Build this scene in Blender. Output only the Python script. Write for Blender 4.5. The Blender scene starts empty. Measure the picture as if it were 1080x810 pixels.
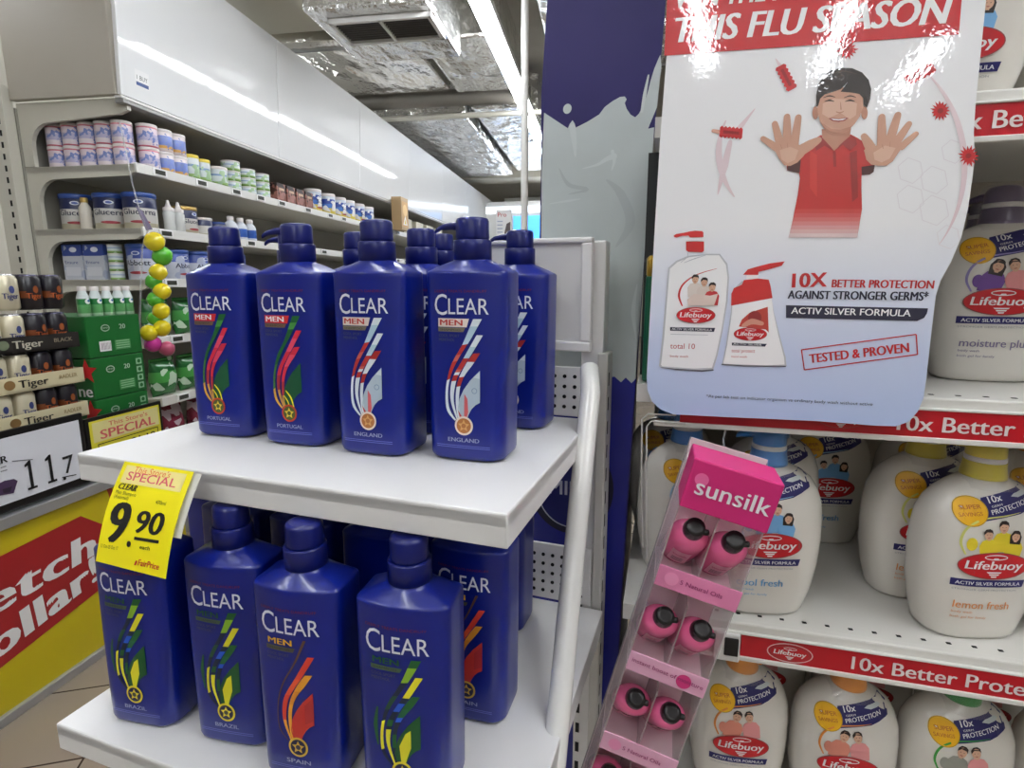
import bpy, bmesh, math, random
from mathutils import Vector, Matrix
random.seed(7)
COL = bpy.context.scene.collection
R = math.radians
# ------------------------------------------------------------------ camera
F = 590.0; CX, CY = 540.0, 405.0
PITCH = math.atan(105 / F); YAW = R(15.305)
EYE = Vector((0, 0, 1.25))
FW = Vector((-math.sin(YAW) * math.cos(PITCH), math.cos(YAW) * math.cos(PITCH), -math.sin(PITCH)))
RT = Vector((math.cos(YAW), math.sin(YAW), 0)); UP = RT.cross(FW)
cd = bpy.data.cameras.new('camera'); cam = bpy.data.objects.new('camera', cd); COL.objects.link(cam)
cd.sensor_width = 36; cd.lens = 36 * F / 1080; cd.clip_start = .02; cd.clip_end = 100
m = Matrix((RT, UP, -FW)).transposed().to_4x4(); m.translation = EYE
cam.matrix_world = m
bpy.context.scene.camera = cam

def ray(x, y): return (FW * F + RT * (x - CX) - UP * (y - CY)).normalized()
def onplane(x, y, p, n):
    d = ray(x, y); n = Vector(n); return EYE + d * ((Vector(p) - EYE).dot(n) / d.dot(n))
def onz(x, y, z):
    d = ray(x, y); return EYE + d * ((z - EYE.z) / d.z)
def atdist(x, y, D):
    d = ray(x, y); return EYE + d * (D / d.dot(FW))

# ------------------------------------------------------------------ materials
MATS = {}
def srgb(c):
    return tuple(((v / 255) / 12.92 if v / 255 <= .04045 else ((v / 255 + .055) / 1.055) ** 2.4) for v in c)
def mat(name, c, rough=.5, metal=0, bump=0, bscale=40, coat=0, emit=None, estr=1, var=0, vscale=8, alpha=1, trans=0, spec=.5):
    if name in MATS: return MATS[name]
    M = bpy.data.materials.new(name); M.use_nodes = True; nt = M.node_tree; b = nt.nodes['Principled BSDF']
    col = srgb(c) + (1,)
    b.inputs['Base Color'].default_value = col; b.inputs['Roughness'].default_value = rough
    b.inputs['Metallic'].default_value = metal; b.inputs['Coat Weight'].default_value = coat
    b.inputs['Coat Roughness'].default_value = .08; b.inputs['Alpha'].default_value = alpha
    b.inputs['Transmission Weight'].default_value = trans; b.inputs['Specular IOR Level'].default_value = spec
    tc = nt.nodes.new('ShaderNodeTexCoord')
    if bump:
        nz = nt.nodes.new('ShaderNodeTexNoise'); nz.inputs['Scale'].default_value = bscale; nz.inputs['Detail'].default_value = 4
        bp = nt.nodes.new('ShaderNodeBump'); bp.inputs['Strength'].default_value = bump; bp.inputs['Distance'].default_value = .01
        nt.links.new(tc.outputs['Object'], nz.inputs['Vector'])
        nt.links.new(nz.outputs['Fac'], bp.inputs['Height']); nt.links.new(bp.outputs['Normal'], b.inputs['Normal'])
    if var:
        nz = nt.nodes.new('ShaderNodeTexNoise'); nz.inputs['Scale'].default_value = vscale; nz.inputs['Detail'].default_value = 5
        mx = nt.nodes.new('ShaderNodeMix'); mx.data_type = 'RGBA'
        mx.inputs[6].default_value = tuple(v * (1 - var) for v in col[:3]) + (1,); mx.inputs[7].default_value = tuple(min(1, v * (1 + var)) for v in col[:3]) + (1,)
        nt.links.new(tc.outputs['Object'], nz.inputs['Vector'])
        nt.links.new(nz.outputs['Fac'], mx.inputs[0]); nt.links.new(mx.outputs[2], b.inputs['Base Color'])
    if emit:
        b.inputs['Emission Color'].default_value = srgb(emit) + (1,); b.inputs['Emission Strength'].default_value = estr
    MATS[name] = M; return M
def bands(name, stops, noise=None, axis='Z', rough=.35, metal=0, nscale=30, namt=.5, interp='CONSTANT'):
    """printed bands along one axis of the object's own box, with an optional printed mottled second colour"""
    if name in MATS: return MATS[name]
    M = mat(name, (200, 200, 200), rough, metal); nt = M.node_tree; b = nt.nodes['Principled BSDF']
    tc = nt.nodes.new('ShaderNodeTexCoord'); sp = nt.nodes.new('ShaderNodeSeparateXYZ'); cr = nt.nodes.new('ShaderNodeValToRGB')
    nt.links.new(tc.outputs['Generated'], sp.inputs[0]); nt.links.new(sp.outputs[axis], cr.inputs[0])
    cr.color_ramp.interpolation = interp; el = cr.color_ramp.elements
    while len(el) < len(stops): el.new(.5)
    for e, (p, c) in zip(el, sorted(stops)): e.position = p; e.color = srgb(c) + (1,)
    out = cr.outputs[0]
    if noise:
        vz = nt.nodes.new('ShaderNodeTexVoronoi'); vz.inputs['Scale'].default_value = nscale
        r2 = nt.nodes.new('ShaderNodeValToRGB'); r2.color_ramp.interpolation = 'CONSTANT'
        e = r2.color_ramp.elements; e[0].position = 0; e[0].color = (0, 0, 0, 1); e[1].position = 1 - namt; e[1].color = (1, 1, 1, 1)
        mx = nt.nodes.new('ShaderNodeMix'); mx.data_type = 'RGBA'; mx.inputs[7].default_value = srgb(noise) + (1,)
        nt.links.new(tc.outputs['Object'], vz.inputs['Vector']); s2 = nt.nodes.new('ShaderNodeSeparateColor')
        nt.links.new(vz.outputs['Color'], s2.inputs[0]); nt.links.new(s2.outputs[0], r2.inputs[0])
        nt.links.new(r2.outputs[0], mx.inputs[0]); nt.links.new(out, mx.inputs[6]); out = mx.outputs[2]
    nt.links.new(out, b.inputs['Base Color']); return M
def flat(c, rough=.4):
    return mat('print_%02x%02x%02x' % tuple(int(v) for v in c), c, rough)

# ------------------------------------------------------------------ flat prints: polygons and lettering in (u, v) metres
_T = {}
def text_mesh(s, bold=0, shear=0, space=1):
    k = (s, bold, shear, space)
    if k in _T: return _T[k]
    cu = bpy.data.curves.new('t', 'FONT'); cu.body = s; cu.size = 1; cu.offset = bold; cu.shear = shear
    cu.resolution_u = 3; cu.space_character = space
    ob = bpy.data.objects.new('t', cu); COL.objects.link(ob)
    dg = bpy.context.evaluated_depsgraph_get(); me = bpy.data.meshes.new_from_object(ob.evaluated_get(dg))
    vs = [tuple(v.co[:2]) for v in me.vertices]; fs = [tuple(p.vertices) for p in me.polygons]
    bpy.data.objects.remove(ob); bpy.data.curves.remove(cu); bpy.data.meshes.remove(me)
    _T[k] = (vs, fs); return _T[k]
def capheight():
    vs, _ = text_mesh('H'); return max(v[1] for v in vs)
class Sheet:
    def __init__(s): s.items = []
    def poly(s, pts, mt, layer=1): s.items.append(([tuple(p) for p in pts], [tuple(range(len(pts)))], mt, layer)); return s
    def disc(s, u, v, ru, rv, mt, layer=1, n=28, rot=0, a0=0, a1=360):
        c, q = math.cos(rot), math.sin(rot); pts = []
        full = a1 - a0 >= 360
        for i in range(n if full else n + 1):
            a = R(a0 + (a1 - a0) * i / n); x, y = ru * math.cos(a), rv * math.sin(a)
            pts.append((u + x * c - y * q, v + x * q + y * c))
        return s.poly(pts, mt, layer)
    def ring(s, u, v, ru, rv, w, mt, layer=1, n=32, a0=0, a1=360, rot=0):
        vs, fs = [], []; c, q = math.cos(rot), math.sin(rot)
        for i in range(n + 1):
            a = R(a0 + (a1 - a0) * i / n)
            for k in (0, w):
                x, y = (ru + k) * math.cos(a), (rv + k) * math.sin(a); vs.append((u + x * c - y * q, v + x * q + y * c))
        for i in range(n): fs.append((2 * i, 2 * i + 1, 2 * i + 3, 2 * i + 2))
        s.items.append((vs, fs, mt, layer)); return s
    def stroke(s, pts, ws, mt, layer=1, cap=True):
        """tapering brush stroke along points with one width each"""
        if len(pts) > 2:
            P2, W2 = [], []
            for i in range(len(pts) - 1):
                a, b, c, d = (Vector(pts[max(0, i - 1)]), Vector(pts[i]), Vector(pts[i + 1]), Vector(pts[min(len(pts) - 1, i + 2)]))
                for k in range(5):
                    t = k / 5; P2.append(tuple(.5 * (2 * b + (c - a) * t + (2 * a - 5 * b + 4 * c - d) * t * t + (3 * b - a - 3 * c + d) * t ** 3))); W2.append(ws[i] + (ws[i + 1] - ws[i]) * t)
            pts, ws = P2 + [tuple(pts[-1])], W2 + [ws[-1]]
        n = len(pts); L, Rr = [], []
        for i, (p, w) in enumerate(zip(pts, ws)):
            a = Vector(pts[max(0, i - 1)]); b = Vector(pts[min(n - 1, i + 1)]); t = (b - a).normalized(); nn = Vector((-t.y, t.x)) * w / 2
            L.append(tuple(Vector(p) + nn)); Rr.append(tuple(Vector(p) - nn))
        vs = L + Rr; fs = [(n + i, n + i + 1, i + 1, i) for i in range(n - 1)]
        if cap:   # round ends, fanned onto the two end edges so that nothing overlaps
            for e, (p, w, l, r) in enumerate(((pts[0], ws[0], 0, n), (pts[-1], ws[-1], n - 1, 2 * n - 1))):
                a = Vector(vs[l]) - Vector(p); ids = [l]; sg = 1 if e == 0 else -1
                for k in range(1, 6):
                    q = sg * math.pi * k / 6; c, s_ = math.cos(q), math.sin(q); vs.append((p[0] + a.x * c - a.y * s_, p[1] + a.x * s_ + a.y * c)); ids.append(len(vs) - 1)
                fs.append(tuple(ids + [r]))
        s.items.append((vs, fs, mt, layer))
        return s
    def fit(s, st, p0, p1, cap, mt, layer=2, bold=0, shear=0, space=1):
        """lettering whose baseline runs from p0 to p1 with the given cap height; bold thickens the strokes"""
        if bold > 0:
            d = (Vector(p1) - Vector(p0)); d = d.normalized() * bold * 1.25 * cap
            for k in (-1, 0, 1): s.fit(st, Vector(p0) + d * (1 + k), Vector(p1) + d * (k - 1), cap, mt, layer + .3 * (k + 1), 0, shear, space)
            return s
        vs, fs = text_mesh(st, 0, shear, space)
        if not vs: return s
        x0 = min(v[0] for v in vs); x1 = max(v[0] for v in vs); p0 = Vector(p0); p1 = Vector(p1); d = p1 - p0
        sx = d.length / (x1 - x0); sy = cap / capheight(); t = d.normalized(); nn = Vector((-t.y, t.x))
        out = [tuple(p0 + t * ((x - x0) * sx) + nn * (y * sy)) for x, y in vs]
        s.items.append((out, fs, mt, layer)); return s
    def mid(s, st, u, v, cap, mt, layer=2, bold=0, shear=0, w=None, aspect=1):
        vs, _ = text_mesh(st, 0, shear); x0 = min(a[0] for a in vs); x1 = max(a[0] for a in vs)
        W = w or (x1 - x0) * cap / capheight() * aspect
        return s.fit(st, (u - W / 2, v), (u + W / 2, v), cap, mt, layer, bold, shear)

# ------------------------------------------------------------------ mesh builder
class MB:
    def __init__(s): s.bm = bmesh.new(); s.mats = []
    def mi(s, mt):
        if mt not in s.mats: s.mats.append(mt)
        return s.mats.index(mt)
    def mesh(s, vs, fs, mt, smooth=False):
        i = s.mi(mt); V = [s.bm.verts.new(v) for v in vs]
        for f in fs:
            try: q = s.bm.faces.new([V[k] for k in f]); q.material_index = i; q.smooth = smooth
            except ValueError: pass
        return s
    def box(s, lo, hi, mt, bev=0, M=None):
        x0, y0, z0 = lo; x1, y1, z1 = hi
        b = bmesh.new(); bmesh.ops.create_cube(b, size=1)
        for v in b.verts: v.co = Vector(((x0 + x1) / 2 + v.co.x * (x1 - x0), (y0 + y1) / 2 + v.co.y * (y1 - y0), (z0 + z1) / 2 + v.co.z * (z1 - z0)))
        if bev: bmesh.ops.bevel(b, geom=b.edges[:], offset=bev, segments=2, affect='EDGES', profile=.5)
        s.add(b, mt, M); return s
    def add(s, b, mt, M=None, smooth=False):
        b.verts.index_update(); vs = [tuple(M @ v.co) if M else tuple(v.co) for v in b.verts]
        s.mesh(vs, [[v.index for v in f.verts] for f in b.faces], mt, smooth); b.free()
    def loft(s, rings, mt, caps=(True, True), smooth=True, closed=True):
        n = len(rings[0]); vs = [tuple(p) for r in rings for p in r]; fs = []
        for k in range(len(rings) - 1):
            for i in range(n if closed else n - 1):
                j = (i + 1) % n; fs.append((k * n + i, k * n + j, (k + 1) * n + j, (k + 1) * n + i))
        s.mesh(vs, fs, mt, smooth)
        if caps[0]: s.mesh(list(rings[0])[::-1], [tuple(range(n))], mt)
        if caps[1]: s.mesh(list(rings[-1]), [tuple(range(n))], mt)
        return s
    def lathe(s, prof, mt, n=24, c=(0, 0, 0), M=None, caps=(True, True), sx=1, sy=1):
        rs = []
        for r, z in prof:
            ring = [Vector((c[0] + sx * r * math.cos(2 * math.pi * i / n), c[1] + sy * r * math.sin(2 * math.pi * i / n), c[2] + z)) for i in range(n)]
            rs.append([M @ p for p in ring] if M else ring)
        return s.loft(rs, mt, caps)
    def tube(s, path, r, mt, n=10, caps=True):
        path = [Vector(p) for p in path]; rs = []; prev = None
        for i, p in enumerate(path):
            t = (path[min(i + 1, len(path) - 1)] - path[max(i - 1, 0)]).normalized()
            a = prev if prev else (Vector((0, 0, 1)) if abs(t.z) < .9 else Vector((1, 0, 0)))
            u = (a - t * a.dot(t)).normalized(); prev = u; v = t.cross(u); rr = r[i] if isinstance(r, (list, tuple)) else r
            rs.append([p + (u * math.cos(2 * math.pi * k / n) + v * math.sin(2 * math.pi * k / n)) * rr for k in range(n)])
        return s.loft(rs, mt, (caps, caps))
    def prism(s, pts, mt, thick, O, U, V, bev=0):
        """outline in (u, v) given thickness behind the plane O + uU + vV (front faces U x V)"""
        O, U, V = Vector(O), Vector(U), Vector(V); N = U.cross(V).normalized(); b = bmesh.new()
        ar = sum(pts[i][0] * pts[(i + 1) % len(pts)][1] - pts[(i + 1) % len(pts)][0] * pts[i][1] for i in range(len(pts)))
        if ar < 0: pts = pts[::-1]
        f = [b.verts.new(O + U * u + V * v) for u, v in pts]; k = [b.verts.new(O + U * u + V * v - N * thick) for u, v in pts]
        b.faces.new(f); b.faces.new(k[::-1]); n = len(pts)
        for i in range(n): j = (i + 1) % n; b.faces.new((f[i], k[i], k[j], f[j]))
        if bev: bmesh.ops.bevel(b, geom=b.edges[:], offset=bev, segments=2, affect='EDGES', profile=.5)
        s.add(b, mt); return s
    def sheet(s, sh, fmap, base=.0004, step=.00012, grid=None):
        for q, (vs, fs, mt, layer) in enumerate(sh.items):
            layer = layer + .06 * (q % 14)   # no two prints lie in one plane
            b = bmesh.new(); V = [b.verts.new((x, y, 0)) for x, y in vs]
            for f in fs:
                try: b.faces.new([V[i] for i in f])
                except ValueError: pass
            for f in list(b.faces):
                f.normal_update()
                if f.normal.z < 0: f.normal_flip()
            if grid:
                bmesh.ops.triangulate(b, faces=[f for f in b.faces if len(f.verts) > 4])
                lo, hi = min(v[0] for v in vs), max(v[0] for v in vs)
                k = math.floor(lo / grid) + 1
                while k * grid < hi:
                    bmesh.ops.bisect_plane(b, geom=b.verts[:] + b.edges[:] + b.faces[:], plane_co=(k * grid, 0, 0), plane_no=(1, 0, 0)); k += 1
                lo, hi = min(v[1] for v in vs), max(v[1] for v in vs); g2 = grid * 1.6; k = math.floor(lo / g2) + 1
                while k * g2 < hi:
                    bmesh.ops.bisect_plane(b, geom=b.verts[:] + b.edges[:] + b.faces[:], plane_co=(0, k * g2, 0), plane_no=(0, 1, 0)); k += 1
            h = base + layer * step
            for v in b.verts: v.co = Vector(fmap(v.co.x, v.co.y, h))
            s.add(b, mt)
        return s
    def data(s, name, inv=None):
        if inv is not None: s.bm.transform(inv)
        me = bpy.data.meshes.new(name); s.bm.normal_update(); s.bm.to_mesh(me); s.bm.free()
        for mt in s.mats: me.materials.append(mt)
        return me
    def build(s, name, parent=None, local=True, loc=None, rot=None):
        """ONE mesh object; local=False: the shape was given in world space"""
        inv = None
        if parent is not None and not local:
            M = Matrix(); p = parent
            chain = []
            while p: chain.append(p); p = p.parent
            for p in reversed(chain): M = M @ p.matrix_basis
            inv = M.inverted()
        o = bpy.data.objects.new(name, s.data(name, inv)); COL.objects.link(o)
        if parent is not None: o.parent = parent
        if loc: o.location = loc
        if rot: o.rotation_euler = rot
        return o
def planar(O, U, V):
    O, U, V = Vector(O), Vector(U).normalized(), Vector(V).normalized(); N = U.cross(V).normalized()
    return lambda u, v, h: O + U * u + V * v + N * h
def part(name, me, parent, loc=None, rot=None):
    o = bpy.data.objects.new(name, me); COL.objects.link(o); o.parent = parent
    if loc: o.location = loc
    if rot: o.rotation_euler = rot
    return o
def thing(name, label, cat, loc=(0, 0, 0), rot=(0, 0, 0), group=None):
    o = bpy.data.objects.new(name, None); COL.objects.link(o); o.location = loc; o.rotation_euler = rot; o.empty_display_size = .02
    return tag(o, label, cat, group)
def tag(o, label, cat, group=None):
    o['label'] = label; o['category'] = cat
    if group: o['group'] = group
    return o
def struct(name, mb, label=None):
    o = mb.build(name); o['kind'] = 'structure'
    if label: o['label'] = label; o['category'] = name.split('_')[0]
    return o
ORD = ['first', 'second', 'third', 'fourth', 'fifth', 'sixth', 'seventh', 'eighth', 'ninth', 'tenth', 'eleventh', 'twelfth']
# ------------------------------------------------------------------ shared materials
WHITE = mat('white_painted_steel', (226, 225, 222), .35, var=.03, vscale=6)
CREAM = mat('cream_painted_steel', (205, 202, 190), .4, var=.04, vscale=5)
GREYM = mat('grey_steel', (150, 150, 148), .4, .3)
DARK = mat('dark_plastic', (22, 22, 26), .35)
BLACKP = mat('black_plastic', (14, 13, 15), .3)
HOLE = mat('hole_black', (8, 8, 9), .8)
PW = flat((238, 238, 238)); PK = flat((20, 20, 24)); RED = flat((196, 22, 38)); NAVY = flat((30, 32, 92)); YEL = flat((250, 232, 20))
# ------------------------------------------------------------------ the room
def tile_mat():
    M = mat('floor_tile', (150, 138, 124), .25, var=.05, vscale=3); nt = M.node_tree; b = nt.nodes['Principled BSDF']
    tc = nt.nodes.new('ShaderNodeTexCoord'); mp = nt.nodes.new('ShaderNodeMapping'); br = nt.nodes.new('ShaderNodeTexBrick')
    mp.inputs['Rotation'].default_value = (0, 0, R(-29.5)); mp.inputs['Location'].default_value = (-.106, -.044, 0)
    br.offset = 0; br.inputs['Scale'].default_value = 1; br.inputs['Brick Width'].default_value = .3; br.inputs['Row Height'].default_value = .3
    br.inputs['Mortar Size'].default_value = .003; br.inputs['Mortar Smooth'].default_value = .1
    br.inputs['Color1'].default_value = srgb((154, 141, 126)) + (1,); br.inputs['Color2'].default_value = srgb((147, 135, 121)) + (1,)
    br.inputs['Mortar'].default_value = srgb((62, 50, 42)) + (1,)
    nt.links.new(tc.outputs['Object'], mp.inputs[0]); nt.links.new(mp.outputs[0], br.inputs[0]); nt.links.new(br.outputs[0], b.inputs['Base Color'])
    return M
struct('floor', MB().box((-5, -5, -.05), (5, 15, 0), tile_mat()), 'beige square floor tiles with dark grout lines')
struct('ceiling', MB().box((-5, -5, 3.3), (5, 15, 3.4), mat('ceiling_slab', (190, 187, 178), .8, var=.1)), 'grey slab above the ducts')
struct('wall_left', MB().box((-5.1, -5, 0), (-5, 15, 3.3), mat('wall_paint', (200, 196, 184), .7)), 'pale wall behind the shelving')
struct('wall_right', MB().box((5, -5, 0), (5.1, 15, 3.3), MATS['wall_paint']), 'pale wall on the far right')
struct('wall_front', MB().box((-5, 14, 0), (5, 14.1, 3.3), MATS['wall_paint']), 'pale wall at the far end of the aisle')
struct('wall_back', MB().box((-5, -5.1, 0), (5, -5, 3.3), MATS['wall_paint']), 'pale wall behind the viewer')

# ------------------------------------------------------------------ ceiling services (run along the aisle, 6.3 degrees off the main axis)
AX = R(6.3); AD = Vector((-math.sin(AX), math.cos(AX), 0)); AN = Vector((math.cos(AX), math.sin(AX), 0))
def foil(name, tint, strength=.6, sc=9, metal=1, rough=.16):
    M = mat(name, tint, rough, metal); nt = M.node_tree; b = nt.nodes['Principled BSDF']
    tc = nt.nodes.new('ShaderNodeTexCoord'); vz = nt.nodes.new('ShaderNodeTexVoronoi'); nz = nt.nodes.new('ShaderNodeTexNoise')
    mp = nt.nodes.new('ShaderNodeMapping'); mp.inputs['Scale'].default_value = (1, .55, 1)
    nz.inputs['Scale'].default_value = sc * 1.3; nz.inputs['Detail'].default_value = 3; vz.inputs['Scale'].default_value = sc; vz.feature = 'SMOOTH_F1'
    ad = nt.nodes.new('ShaderNodeMath'); bp = nt.nodes.new('ShaderNodeBump'); bp.inputs['Strength'].default_value = strength; bp.inputs['Distance'].default_value = .05
    nt.links.new(tc.outputs['Object'], mp.inputs[0]); nt.links.new(mp.outputs[0], vz.inputs['Vector']); nt.links.new(mp.outputs[0], nz.inputs['Vector'])
    nt.links.new(vz.outputs['Distance'], ad.inputs[0]); nt.links.new(nz.outputs['Fac'], ad.inputs[1])
    nt.links.new(ad.outputs[0], bp.inputs['Height']); nt.links.new(bp.outputs[0], b.inputs['Normal']); return M
FOIL = foil('crinkled_foil', (236, 236, 234), .9, 9, .82, .2); FOIL2 = foil('smooth_foil', (240, 238, 232), .8, 5, .88, .2)
DUCT = mat('duct_grey', (196, 192, 176), .45, .1)
BROWNF = mat('tan_duct_tape', (205, 160, 120), .3, .8)
def duct(name, label, y0, y1, x0, x1, z0, z1, mt, seams=()):
    """box duct in the aisle frame, origin on the aisle line through (-2.302, 2.045)"""
    t = thing(name, label, 'air duct', (-2.302, 2.045, z0), (0, 0, AX))
    MB().box((x0, y0, 0), (x1, y1, z1 - z0), mt, .02).build('duct_body', t)
    for s in seams: MB().box((x0 - .012, s - .012, -.012), (x1 + .012, s + .012, z1 - z0 + .012), GREYM).build('seam_band', t)
    return t
# return-air box with its double grille
t = thing('ceiling_air_box', 'foil wrapped ceiling air box with a dark double grille, nearest the top edge', 'air vent', (-2.302, 2.045, 2.72), (0, 0, AX))
MB().box((.40, .86, 0), (1.105, 1.62, .40), foil('box_foil', (226, 226, 224), .8, 8, .8, .26), .02).build('box_body', t)
fr = MB()
for lo, hi in (((.50, .96, -.03), (1.10, .985, 0)), ((.50, 1.235, -.03), (1.10, 1.26, 0)), ((.50, .96, -.03), (.525, 1.26, 0)), ((1.075, .96, -.03), (1.10, 1.26, 0)), ((.79, .96, -.03), (.81, 1.26, 0))): fr.box(lo, hi, WHITE, .003)
fr.build('grille_frame', t)
GR = mat('grille_mesh', (52, 48, 46), .6)
for x0, x1 in ((.525, .79), (.81, 1.075)):
    g = MB(); g.box((x0, .985, -.012), (x1, 1.235, -.008), GR)
    for k in range(9): g.box((x0, .99 + k * .027, -.022), (x1, .996 + k * .027, -.012), mat('grille_slat', (84, 80, 76), .5))
    g.build('grille', t)
duct('wide_foil_duct', 'wide smooth foil duct left of the grille box', 1.66, 2.72, -.48, .74, 2.88, 3.2, FOIL2, (1.74,))
duct('flat_foil_duct', 'flat foil duct right behind the grille box', 1.66, 2.72, .80, 1.36, 2.86, 3.2, FOIL2, ())
duct('crinkled_duct', 'crinkled silver foil duct farther down, on the side of the fascia', 3.3, 6.3, -.48, .72, 2.84, 3.2, FOIL, ())
duct('crinkled_duct', 'crinkled bright foil duct farther down, left of the fluorescent strip', 3.3, 6.3, .78, 1.42, 2.90, 3.2, FOIL, ())
duct('cross_duct', 'grey rectangular duct crossing the aisle at the end of the foil ducts', 6.6, 7.1, -.4, 2.2, 2.86, 3.2, DUCT, ())
duct('narrow_foil_duct', 'narrow foil duct on the right of the fluorescent strip', 1.2, 6.0, 1.62, 2.5, 2.95, 3.25, FOIL, (2.6, 4.2))
duct('plain_duct', 'plain dull metal duct above the white fascia at the top edge', -1.5, 1.58, -.48, .36, 2.92, 3.25, DUCT, (.9,))
duct('upper_foil_duct', 'foil duct above the light strip at the top edge', -1.5, 1.15, 1.22, 2.3, 2.98, 3.25, FOIL2, ())
def pipe(label, pts, r, mt, name='ceiling_pipe'):
    pts = [Vector(p) for p in pts]; t = thing(name, label, 'pipe', pts[0])
    MB().tube(pts, r, mt, 12).build('pipe_run', t, False)
    for k in (.2, .8):
        p = pts[0].lerp(pts[-1], k); MB().tube([p, p + Vector((0, 0, 3.3 - p.z))], .006, GREYM, 6).build('hanger_rod', t, False)
def al(y, x, z): return Vector((-2.302, 2.045, 0)) + AD * y + AN * x + Vector((0, 0, z))
pipe('grey lagged pipe crossing under the ceiling behind the grille', [al(2.9, -.4, 2.88), al(2.9, 1.40, 2.88)], .07, mat('pipe_lagging', (120, 116, 108), .5, .4, bump=.3))
pipe('thin pale pipe crossing just beyond the lagged pipe', [al(3.15, -.4, 2.80), al(3.15, 1.5, 2.80)], .025, CREAM)
# white service pole
t = thing('service_pole', 'slim white pole from floor to ceiling left of the purple standee', 'pole', (-.878, 3.5, 0))
MB().lathe([(.022, 0), (.022, 3.3)], WHITE, 16).build('pole_tube', t)
MB().lathe([(.06, 0), (.06, .008), (.026, .02)], WHITE, 16).build('pole_base', t)
t = thing('cable_box', 'small white cable box hanging near the end of the light strip', 'electrical box', al(5.1, 1.52, 2.32))
MB().box((-.05, -.05, 0), (.05, .05, .3), WHITE, .006).build('box_body', t)
MB().tube([(0, 0, .3), (0, 0, .98)], .012, GREYM).build('conduit_drop', t)

# ------------------------------------------------------------------ fluorescent strips
def lightstrip(label, a, b, z, power, group=None, tubes=2):
    a, b = Vector(a), Vector(b); d = (b - a); L = d.length; ang = math.atan2(-d.x, d.y); c = (a + b) / 2
    t = thing('fluorescent_strip', label, 'ceiling light', (c.x, c.y, z), (0, 0, ang), group)
    MB().box((-.06, -L / 2, .032), (.06, L / 2, .075), WHITE, .006).build('housing', t)
    MB().tube([(0, -L * .35, .07), (0, -L * .35, .0795)], .006, GREYM, 6).build('hanger_rod', t)
    MB().tube([(0, L * .35, .07), (0, L * .35, .0795)], .006, GREYM, 6).build('hanger_rod', t)
    TM = mat('lit_tube', (255, 255, 255), .4, emit=(246, 250, 255), estr=TUBE)
    for s in ((-.034, .034) if tubes == 2 else (0,)):
        MB().tube([(s, -L / 2 + .02, .014), (s, L / 2 - .02, .014)], .016, TM, 8).build('fluorescent_tube', t)
TUBE = 34
def rowpt(x0, y): return (x0 - math.tan(AX) * (y - 3.3), y, 0)
for i, (y0, y1) in enumerate(((.4, 1.75), (1.8, 3.15), (3.2, 4.55), (4.6, 5.95), (6.0, 7.35), (7.4, 8.8))):
    if y1 < 1.8: lb = 'fluorescent strip overhead in the aisle row, just above the picture'
    else: lb = '%s lit fluorescent strip of the long ceiling row, counted from the camera' % ORD[i - 1]
    lightstrip(lb, rowpt(-1.09, y0), rowpt(-1.09, y1), 2.78, 0, 'fluorescent strips of the aisle row')
for nm, (a, b) in zip(('far back in line with the poster edge', 'far back at the centre', 'far back on the right', 'overhead on the right', 'back on the left', 'far right', 'overhead on the left', 'overhead nearest the poster'), (((.20, -3.45), (.06, -2.2)), ((1.05, -3.85), (.92, -2.55)), ((1.78, -4.6), (1.64, -3.3)), ((1.45, -.9), (1.3, .45)), ((-1.9, -1.9), (-2.05, -.55)), ((2.9, -1.2), (2.75, .15)), ((-.5, -1.6), (-.65, -.25)), ((.55, -.2), (.41, 1.15)))):
    lightstrip('fluorescent strip hanging above and behind the viewer, %s' % nm, a + (0,), b + (0,), 2.8, 0, 'strips behind the viewer')
for i, (y, x0, x1, z) in enumerate(((9.6, -2.85, -1.9, 2.5), (9.6, -1.85, -.6, 2.5), (11.6, -3.0, -2.2, 2.45), (11.6, -2.1, -.7, 2.45))):
    lightstrip('lit strip crossing the far end, %s' % ('nearer pair left', 'nearer pair right', 'farther pair left', 'farther pair right')[i], (x0, y, 0), (x1, y, 0), z, 0, 'cross strips at the far end', 1)
for y0 in (1.4, 2.9, 4.4): lightstrip('added unseen light strip behind the white fascia, brightening the ducts, %s' % {1.4: 'nearest', 2.9: 'middle', 4.4: 'farthest'}[y0], rowpt(-3.5, y0), rowpt(-3.5, y0 + 1.35), 2.8, 0, 'added unseen strips behind the fascia')  # extra strips out of view, added to brighten the left ceiling and ducts
# far end: flat white wall panels, not cupboards, backlit blue sign, small poster
t = thing('wall_panelling', 'pale wall cupboard with grey joints high at the far end', 'panelling', (-2.6, 13.2, 0))
for k in range(6): MB().box((-1.2 + k * .55, 0, 2.3), (-1.2 + k * .55 + .52, .05, 3.25), mat('pale_panel', (225, 228, 222), .5), .01).build('wall_panel', t)
MB().box((-1.3, -.1, 2.2), (2.4, .05, 2.3), GREYM).build('ledge', t)
t = thing('backlit_sign', 'glowing pale blue backlit counter sign at the far end', 'sign', (-2.3, 9.0, 0))
MB().box((-.6, 0, 0), (.7, .12, 2.56), WHITE, .01).build('sign_body', t)
MB().box((-.14, -.01, 1.95), (.5, 0, 2.33), mat('sign_blue', (90, 170, 240), .4, emit=(70, 150, 235), estr=1.6)).build('lit_panel', t)
MB().box((-.6, -.012, 2.38), (.7, 0, 2.48), mat('sign_white', (240, 248, 255), .4, emit=(225, 240, 255), estr=2.0)).build('lit_strip', t)
t = thing('standing_poster', 'white standing poster beside the glowing blue sign', 'poster', (-1.62, 5.6, 0), (0, 0, R(4)))
MB().box((-.08, 0, 1.70), (.08, .03, 1.99), PW, .004).build('poster_panel', t)
MB().box((-.03, .0, 0), (.03, .03, 1.70), GREYM).build('poster_post', t)
MB().box((-.15, -.1, 0), (.15, .13, .02), GREYM, .004).build('poster_foot', t)
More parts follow.
